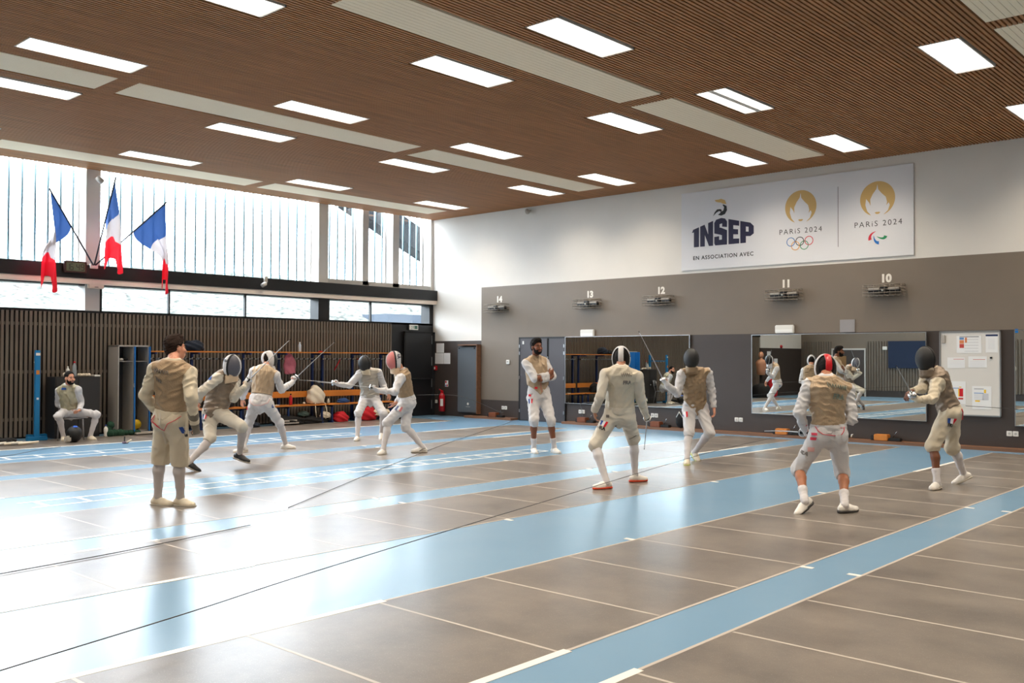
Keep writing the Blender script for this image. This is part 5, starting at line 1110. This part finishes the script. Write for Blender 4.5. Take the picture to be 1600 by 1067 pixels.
JN['F']={'pel':[-10.484,12.195,0.993],'neck':[-10.572,12.203,1.613],'head':[-10.49,12.142,1.793],'hipL':[-10.454,12.298,0.937],'hipR':[-10.564,12.15,0.927],'kneL':[-10.219,12.198,0.549],'kneR':[-10.396,11.97,0.551],'ankL':[-10.232,12.302,0.09],'ankR':[-10.481,12.062,0.09],'shL':[-10.543,12.396,1.537],'shR':[-10.609,12.014,1.504],'elL':[-10.337,12.374,1.287],'elR':[-10.398,11.995,1.253],'wrL':[-10.343,12.096,1.226],'wrR':[-10.319,12.251,1.321],'hdL':[-10.437,12.106,1.235],'hdR':[-10.302,12.332,1.364],'footL':[[-10.016,11.977],[-9.788,12.125]],'footR':[[-10.264,11.738],[-10.086,11.768]]}
JN['G']={'pel':[-7.032,9.74,0.926],'neck':[-6.949,9.66,1.481],'head':[-7.039,9.784,1.601],'hipL':[-7.105,9.667,0.87],'hipR':[-6.957,9.791,0.871],'kneL':[-7.165,9.412,0.52],'kneR':[-7.055,10.081,0.553],'ankL':[-6.95,9.35,0.1],'ankR':[-7.062,10.121,0.1],'shL':[-7.105,9.555,1.396],'shR':[-6.775,9.764,1.366],'elL':[-7.106,9.437,1.126],'elR':[-6.803,9.875,1.091],'wrL':[-7.268,9.526,0.933],'wrR':[-6.858,10.054,0.904],'hdL':[-7.272,9.552,0.843],'hdR':[-6.872,10.125,0.852],'footL':[[-6.811,9.312],[-7.034,9.139]],'footR':[[-7.159,10.216],[-7.019,10.217]]}
JN['H']={'pel':[-7.841,12.886,0.858],'neck':[-7.802,12.72,1.43],'head':[-7.765,12.627,1.599],'hipL':[-7.774,12.961,0.797],'hipR':[-7.906,12.808,0.798],'kneL':[-7.558,12.83,0.456],'kneR':[-7.767,12.57,0.459],'ankL':[-7.859,12.905,0.145],'ankR':[-7.673,12.362,0.09],'shL':[-7.65,12.92,1.381],'shR':[-7.887,12.561,1.361],'elL':[-7.629,13.009,1.091],'elR':[-7.928,12.489,1.061],'wrL':[-7.579,12.991,0.834],'wrR':[-7.944,12.254,1.184],'hdL':[-7.562,12.981,0.735],'hdR':[-7.981,12.205,1.252],'footL':[[-8.233,13.41],[-7.519,12.669]],'footR':[[-7.728,12.469],[-7.461,11.968]]}
JN['I']={'pel':[-4.267,9.661,0.845],'neck':[-4.246,9.585,1.401],'head':[-4.322,9.735,1.501],'hipL':[-4.332,9.593,0.791],'hipR':[-4.195,9.712,0.792],'kneL':[-4.553,9.565,0.417],'kneR':[-4.207,9.876,0.385],'ankL':[-4.361,9.293,0.145],'ankR':[-4.064,9.593,0.1],'shL':[-4.413,9.502,1.319],'shR':[-4.13,9.833,1.271],'elL':[-4.472,9.421,1.029],'elR':[-4.071,9.806,0.962],'wrL':[-4.52,9.621,0.861],'wrR':[-4.235,10.013,0.945],'hdL':[-4.543,9.685,0.801],'hdR':[-4.306,10.046,0.989],'footL':[[-4.435,9.737],[-4.46,8.97]],'footR':[[-4.06,9.464],[-4.014,9.729]]}
JN['J']={'pel':[-3.919,12.425,0.968],'neck':[-4.076,12.325,1.459],'head':[-4.12,12.204,1.607],'hipL':[-3.908,12.334,0.909],'hipR':[-3.918,12.511,0.901],'kneL':[-4.036,12.166,0.523],'kneR':[-3.941,12.608,0.475],'ankL':[-3.965,12.106,0.1],'ankR':[-3.893,12.876,0.14],'shL':[-3.986,12.189,1.315],'shR':[-4.213,12.453,1.347],'elL':[-3.968,11.97,1.116],'elR':[-4.154,12.184,1.232],'wrL':[-4.04,11.718,1.106],'wrR':[-4.187,11.924,1.205],'hdL':[-4.093,11.666,1.152],'hdR':[-4.245,11.902,1.133],'footL':[[-3.808,11.857],[-3.996,11.679]],'footR':[[-4.001,13.677],[-4.045,12.741]]}
JN['S']={'pel':[-18.575,7.741,0.566],'neck':[-18.439,7.649,1.052],'head':[-18.314,7.625,1.195],'hipL':[-18.493,7.788,0.531],'hipR':[-18.654,7.701,0.527],'kneL':[-18.135,8.053,0.491],'kneR':[-18.327,7.425,0.48],'ankL':[-18.236,7.997,0.09],'ankR':[-18.455,7.576,0.09],'shL':[-18.292,7.763,0.967],'shR':[-18.571,7.543,0.941],'elL':[-18.406,7.881,0.715],'elR':[-18.712,7.579,0.69],'wrL':[-18.209,7.768,0.579],'wrR':[-18.506,7.718,0.57],'hdL':[-18.153,7.702,0.554],'hdR':[-18.433,7.778,0.552],'footL':[[-18.25,7.949],[-17.875,8.022]],'footR':[[-18.878,7.739],[-17.959,7.376]]}
SP={}
SP['A']={'h': 1.85, 'bag': 1.2, 'glovecol': F_glove, 'label': 'dark-haired fencer in brown vest seen from behind, hand on hip, standing at left', 'skin': K_fair, 'bare': True, 'hair': 1.35, 'haircol': HAIR, 'seed': 1, 'look': (140, 0), 'white': F_cream, 'vest': L_bronze, 'vb': 0.15, 'shoe': SH_cream, 'sock': S_sock2, 'glove': 'R', 'hand': {'L': 'relax', 'R': 'fist'}, 'marks': [('flag', 'breeches', [(0.139, -0.094), (0.237, -0.084), (0.247, -0.165), (0.156, -0.162)]), ('text', 'breeches', 'FRA', (0.206, -0.203), (0.99, -0.1), (0.1, 0.99), 0.044, M_txtblack, 'lettering'), ('cord', 'breeches', [(-0.138, 0.027), (-0.186, -0.034), (-0.132, -0.061), (-0.071, -0.115), (-0.03, -0.135), (0.037, -0.054), (0.112, -0.02), (0.159, 0.02)], 0.0035, CORD_r, 'body_cord'), ('cord', 'breeches', [(-0.138, 0.014), (-0.159, -0.04), (-0.111, -0.067), (-0.057, -0.128)], 0.003, CORD_r, 'body_cord'), ('patch', 'breeches', [(-0.074, 0.054), (-0.054, 0.054), (-0.054, -0.284), (-0.074, -0.284)], F_warm, 'strap'), ('cord', 'vest', [(-0.125, 0.529), (-0.111, 0.483), (-0.098, 0.524), (-0.084, 0.478), (-0.071, 0.518), (-0.057, 0.472), (-0.044, 0.513), (-0.03, 0.467), (-0.017, 0.508), (-0.003, 0.462), (0.01, 0.503), (0.024, 0.457), (0.037, 0.498), (0.051, 0.452)], 0.0035, M_fade, 'faded_name'), ('cord', 'vest', [(-0.098, 0.441), (-0.087, 0.391), (-0.075, 0.427), (-0.064, 0.377), (-0.053, 0.414), (-0.042, 0.364), (-0.03, 0.4)], 0.003, M_fade, 'faded_name')]}
SP['B']={'h': 1.88, 'far': 1.1, 'label': 'lunging fencer in grey-brown vest, white mask and black and red shoes', 'skin': K_fair, 'seed': 2, 'look': (70, -8), 'white': F_warm, 'vest': L_taupe, 'vb': 0.1, 'point': 0.36, 'glove': 'L', 'hand': {'L': 'fist', 'R': 'relax'}, 'sock': S_sock2, 'shoe': SH_black, 'sole': SOLE_w, 'lace': M_red, 'airL': 0.25, 'mask': {'mesh': MESHG, 'band': F_white, 'trim': MESHK, 'edge': F_white, 'bib': F_creamy}, 'marks': [('flag', 'breeches', [(-0.153, -0.063), (-0.077, -0.053), (-0.084, -0.121), (-0.153, -0.133)]), ('text', 'breeches', 'FRA', (-0.121, -0.158), (0.99, 0.05), (-0.05, 0.99), 0.037, M_txtblack, 'lettering'), ('patch', 'jacket', [(-0.023, 0.498), (0.033, 0.498), (0.033, 0.442), (-0.023, 0.442)], M_sblue, 'shoulder_patch'), ('patch', 'jacket', [(-0.102, 0.391), (-0.065, 0.391), (-0.065, 0.363), (-0.102, 0.363)], M_fade, 'sleeve_mark'), ('patch', 'breeches', [(-0.135, 0.014), (-0.097, 0.014), (-0.097, -0.019), (-0.135, -0.019)], M_fade, 'round_patch'), ('text', 'band', 'FRA', (0.21, 0.698), (0.97, -0.1), (0.1, 0.97), 0.051, M_txtblack, 'lettering')]}
SP['C']={'h': 1.83, 'far': 1.2, 'label': 'fencer seen from behind in white FRA mask before the hanging pink cloth', 'skin': K_fair, 'seed': 3, 'look': (140, 0), 'white': F_white, 'vest': L_beige, 'vb': 0.2, 'glove': 'R', 'hand': {'L': 'relax', 'R': 'fist'}, 'mask': {'mesh': MESHD, 'band': F_white, 'bib': F_white, 'tongue': F_white}, 'marks': [('patch', 'breeches', [(0.207, -0.054), (0.245, -0.054), (0.245, -0.108), (0.207, -0.108)], M_fblue, 'flag_patch'), ('patch', 'breeches', [(-0.222, -0.076), (-0.195, -0.076), (-0.195, -0.141), (-0.222, -0.141)], M_fred, 'flag_patch'), ('cord', 'breeches', [(-0.162, 0.076), (-0.13, -0.011), (-0.054, -0.059), (0.055, -0.059), (0.153, -0.021), (0.185, 0.076)], 0.004, M_pinkish, 'pocket_seam'), ('text', 'band', 'FRA', (0.191, 0.718), (-0.15, -1), (1, -0.15), 0.076, M_txtblack, 'lettering')]}
SP['D']={'h': 1.8, 'far': 1.3, 'label': 'fencer in dark mask and pale grey vest facing left before the last bench rack', 'skin': K_fair, 'seed': 4, 'look': (-35, -12), 'white': F_white, 'vest': L_grey, 'vb': 0.02, 'point': 0.04, 'glove': 'R', 'hand': {'R': 'fist', 'L': 'relax'}, 'mask': {'mesh': MESHD, 'band': MESHK, 'bib': F_cream}, 'marks': []}
SP['E']={'h': 1.84, 'far': 1.15, 'label': 'fencer leaning left in brown vest and white mask with pink mesh', 'skin': K_fair, 'seed': 5, 'look': (-72, -6), 'white': F_white, 'vest': L_bronze, 'vb': 0.17, 'glove': 'L', 'hand': {'L': 'fist', 'R': 'open'}, 'mask': {'mesh': MESHP, 'band': F_white, 'trim': MESHK, 'edge': F_white, 'bib': F_creamy}, 'marks': [('flag', 'breeches', [(-0.137, -0.073), (-0.041, -0.101), (-0.075, -0.173), (-0.184, -0.137)], (M_fadeblue,M_fwhite,M_fadered)), ('text', 'band', 'FRA', (-0.135, 0.77), (0.1, -1), (1, 0.1), 0.065, M_text, 'lettering'), ('cord', 'breeches', [(0.163, 0.044), (0.206, -0.065), (0.174, -0.151), (0.141, -0.086), (0.174, 0.0)], 0.004, CORD_r, 'body_cord'), ('cord', 'shoeL', [(-0.476, -0.91), (-0.433, -0.942), (-0.357, -0.888)], 0.004, M_black, 'shoe_mark'), ('cord', 'shoeR', [(0.228, -0.834), (0.282, -0.801), (0.326, -0.79)], 0.004, M_black, 'shoe_mark')]}
SP['F']={'h': 1.92, 'far': 1.15, 'label': 'tall dark-haired bearded man with folded arms in beige vest before the grey doors', 'skin': K_brown2, 'bare': True, 'hair': 1.1, 'beard': True, 'seed': 6, 'look': (32, -2), 'white': F_white, 'vest': L_beige, 'vb': 0.27, 'point': 0.32, 'hand': {'L': 'relax', 'R': 'relax'}, 'short': 'LR', 'shoe': SH_white, 'hem': 0.09, 'marks': [('flag', 'breeches', [(-0.182, -0.086), (-0.107, -0.078), (-0.116, -0.152), (-0.174, -0.163)]), ('patch', 'breeches', [(-0.179, -0.006), (-0.137, -0.006), (-0.137, -0.043), (-0.179, -0.043)], M_fred, 'round_patch'), ('patch', 'vest', [(-0.076, 0.12), (-0.027, 0.12), (-0.027, 0.087), (-0.076, 0.087)], M_fred, 'makers_tag'), ('cord', 'vest', [(0.027, 0.185), (0.032, 0.098), (0.049, 0.033)], 0.003, CORD_r, 'body_cord')]}
SP['G']={'h': 1.8, 'bag': 1.06, 'label': 'fencer seen from behind in pale vest, white mask tongue, white shoes with orange soles', 'skin': K_olive, 'seed': 7, 'look': (172, 0), 'white': F_warm, 'vest': L_pale, 'vb': 0.13, 'glove': 'R', 'hand': {'R': 'fist', 'L': 'relax'}, 'sole': SOLE_r, 'mask': {'mesh': MESHD, 'band': F_white, 'bib': MESHK, 'tongue': F_white, 'thin': 1}, 'marks': [('flag', 'breeches', [(-0.243, -0.102), (-0.154, -0.122), (-0.198, -0.185), (-0.267, -0.149)]), ('text', 'breeches', 'FRA', (-0.25, -0.21), (0.96, -0.27), (0.27, 0.96), 0.057, M_txtblack, 'lettering'), ('patch', 'breeches', [(-0.182, -0.032), (-0.145, -0.032), (-0.145, -0.068), (-0.182, -0.068)], M_fade, 'round_patch'), ('patch', 'breeches', [(-0.064, -0.169), (-0.04, -0.169), (-0.04, -0.194), (-0.064, -0.194)], M_fade, 'makers_tag'), ('text', 'vest', 'FRA', (0.069, 0.352), (1, 0), (0, 1), 0.061, M_fade, 'faded_lettering'), ('cord', 'vest', [(-0.008, 0.495), (0.006, 0.443), (0.02, 0.495), (0.034, 0.443), (0.047, 0.495), (0.061, 0.443), (0.075, 0.495), (0.089, 0.443), (0.102, 0.495), (0.116, 0.443), (0.13, 0.495)], 0.0035, M_fade, 'faded_name'), ('cord', 'breeches', [(-0.403, -0.496), (-0.347, -0.48), (-0.25, -0.496)], 0.004, M_fade, 'knee_band'), ('cord', 'breeches', [(0.138, -0.363), (0.186, -0.339), (0.227, -0.307)], 0.004, M_fade, 'knee_band'), ('text', 'band', 'FRA', (0.112, 0.695), (0.1, -1), (1, 0.1), 0.04, M_txtblack, 'lettering')]}
SP['H']={'h': 1.82, 'label': 'fencer facing the camera in black mask and bronze vest, blade raised', 'skin': K_fair, 'seed': 8, 'look': (-4, 0), 'white': F_white, 'vest': L_bronze, 'vb': 0.2, 'point': 0.42, 'glove': 'R', 'hand': {'R': 'fist', 'L': 'relax'}, 'shoe': SH_cream, 'sole': SOLE_g, 'mask': {'mesh': MESHD, 'band': MESHK, 'bib': F_cream, 'bib2': L_bronze}, 'marks': [('flag', 'breeches', [(-0.236, -0.09), (-0.155, -0.08), (-0.165, -0.161), (-0.231, -0.171)])]}
SP['I']={'h': 1.8, 'label': 'crouching fencer seen from behind with red mask tongue and beige vest, nearest the camera', 'skin': K_tan2, 'seed': 9, 'look': (176, -10), 'white': F_white, 'vest': L_beige2, 'vb': 0.1, 'glove': 'L', 'hand': {'L': 'fist', 'R': 'fist'}, 'short': 'LR', 'sole': SOLE_d, 'vw': 0.009, 'mask': {'mesh': MESHD, 'band': F_white, 'bib': MESHK, 'tongue': M_red, 'thin': 1}, 'marks': [('patch', 'breeches', [(-0.203, -0.021), (-0.159, -0.021), (-0.159, -0.048), (-0.203, -0.048)], CORD_r, 'printed_mark'), ('patch', 'breeches', [(-0.21, -0.068), (-0.163, -0.068), (-0.163, -0.099), (-0.21, -0.099)], CORD_r, 'printed_mark'), ('patch', 'breeches', [(-0.23, -0.177), (-0.169, -0.177), (-0.169, -0.224), (-0.23, -0.224)], M_pinkish, 'flag_patch'), ('text', 'breeches', 'FRA', (-0.275, -0.254), (0.93, -0.36), (0.36, 0.93), 0.054, M_fade, 'lettering'), ('cord', 'breeches', [(-0.163, 0.054), (-0.146, -0.0), (-0.102, -0.034), (0.02, -0.048)], 0.004, CORD_r, 'piping'), ('cord', 'breeches', [(0.02, -0.048), (0.088, -0.034), (0.122, 0.006), (0.129, 0.047)], 0.004, CORD_r, 'piping'), ('cord', 'breeches', [(-0.142, 0.054), (-0.061, 0.054), (0.102, 0.033)], 0.0035, CORD_r, 'piping'), ('patch', 'breeches', [(0.027, 0.006), (0.078, 0.006), (0.078, -0.122), (0.027, -0.122)], F_white, 'strap'), ('patch', 'breeches', [(0.034, 0.091), (0.064, 0.091), (0.064, 0.02), (0.034, 0.02)], M_red, 'strap_clip'), ('text', 'vest', 'FRA', (0.047, 0.335), (0.98, -0.12), (0.12, 0.98), 0.075, M_fadegreen, 'faded_lettering'), ('cord', 'vest', [(-0.075, 0.509), (-0.061, 0.463), (-0.047, 0.504), (-0.033, 0.458), (-0.019, 0.499), (-0.005, 0.453), (0.009, 0.494), (0.023, 0.448), (0.037, 0.489), (0.051, 0.443), (0.065, 0.484), (0.079, 0.438), (0.093, 0.479), (0.107, 0.433), (0.121, 0.474), (0.135, 0.428), (0.149, 0.468)], 0.004, M_fadegreen, 'faded_name'), ('cord', 'jacket', [(-0.21, 0.155), (-0.197, 0.067), (-0.23, 0.027)], 0.005, CORD_r, 'body_cord')]}
SP['J']={'h': 1.8, 'bag': 1.12, 'label': 'fencer facing left in dark mask and grey-brown vest in front of the whiteboard', 'skin': K_brown, 'seed': 10, 'look': (-48, -6), 'white': F_cream, 'vest': L_taupe, 'vb': 0.06, 'point': 0.3, 'glove': 'L', 'hand': {'L': 'fist', 'R': 'relax'}, 'short': 'L', 'vw': 0.009, 'mask': {'mesh': MESHD, 'band': MESHK, 'bib': F_cream, 'bib2': L_taupe}, 'marks': [('flag', 'breeches', [(-0.106, -0.094), (0.008, -0.103), (0.0, -0.173), (-0.11, -0.152)]), ('text', 'breeches', 'FRA', (-0.06, -0.204), (0.97, -0.17), (0.17, 0.97), 0.06, M_txtblack, 'lettering'), ('cord', 'shoeL', [(-0.168, -0.992), (-0.128, -0.984), (-0.072, -0.964)], 0.0045, M_black, 'shoe_mark'), ('cord', 'shoeL', [(-0.152, -1.008), (-0.136, -0.968), (-0.12, -1.008), (-0.096, -0.96)], 0.004, M_black, 'shoe_mark'), ('cord', 'shoeR', [(0.104, -0.872), (0.176, -0.856), (0.24, -0.832)], 0.0045, M_black, 'shoe_mark'), ('cord', 'shoeR', [(0.12, -0.888), (0.136, -0.848), (0.152, -0.888), (0.192, -0.848)], 0.004, M_black, 'shoe_mark'), ('cord', 'breeches', [(0.112, 0.016), (0.152, -0.064), (0.152, -0.12)], 0.006, CORD_r, 'body_cord')]}
SP['S']={'h': 1.8, 'far': 1.25, 'label': 'seated bearded man in white kit and olive vest on the grey chair', 'skin': K_fair, 'bare': True, 'hair': 0.45, 'beard': True, 'seed': 11, 'look': (58, -4), 'white': F_white, 'vest': L_olive, 'vb': 0.1, 'hand': {'L': 'relax', 'R': 'relax'}, 'shoe': SH_cream, 'marks': [('patch', 'vest', [(-0.05, 0.444), (0.049, 0.444), (0.049, 0.401), (-0.05, 0.401)], M_sblue, 'collar_mark'), ('patch', 'jacket', [(-0.284, 0.234), (-0.216, 0.234), (-0.216, 0.204), (-0.284, 0.204)], M_sblue, 'sleeve_mark')]}
for k in SP: person(k,JN[k],SP[k])
foil([-12.016, 7.526, 1.248],[0.082, 0.715, 0.694],0.87,'steel foil held up by the lunging fencer, crossing behind the white FRA mask',None)
foil([-13.924, 9.674, 1.233],[0.444, 0.548, 0.709],0.89,'steel foil raised in front of the orange shelf by the fencer seen from behind',None)
foil([-14.656, 11.061, 1.109],[0.117, -0.986, 0.116],0.85,'steel foil of the dark-masked fencer by the door, pointing left',None)
foil([-12.158, 9.954, 1.1],[-0.655, -0.743, 0.137],0.87,'steel foil of the fencer in the pink mask, pointing left',None)
foil([-6.872, 10.125, 0.852],[-0.523, 0.689, -0.501],0.85,'steel foil pointing down in the hand of the fencer with white mask tongue',None)
foil([-7.981, 12.205, 1.252],[-0.158, -0.502, 0.85],0.85,'steel foil raised against the first mirror',None)
foil([-4.543, 9.685, 0.801],[-0.821, 0.571, -0.023],0.85,'steel foil held low by the fencer with red mask tongue',None)
foil([-4.093, 11.666, 1.152],[0.112, -0.892, 0.437],0.85,'steel foil crossing the middle mirror, pointing up to the left',None)
cable('body_wire',[[-11.91, 10.69, 0.97], [-12.99, 12.84, 0.85], [-15.2, 16.2, 0.35], [-16.6, 17.9, 0.2]],.004,'thin wire from the back of the pink-masked fencer to the wall')
cable('body_wire',[[-3.759, 12.545, 1.018], [-3.319, 14.725, 0.848], [-2.6, 17.0, 0.42]],.004,'thin wire from the back of the fencer before the whiteboard')
cable('body_wire',[[-14.0, 17.9, 0.2], [-13.0, 16.6, 0.42], [-11.3, 14.4, 0.72], [-9.0, 11.9, 0.9], [-7.182, 9.79, 0.986]],.004,'thin wire from the brown reel to the fencer with white mask tongue')
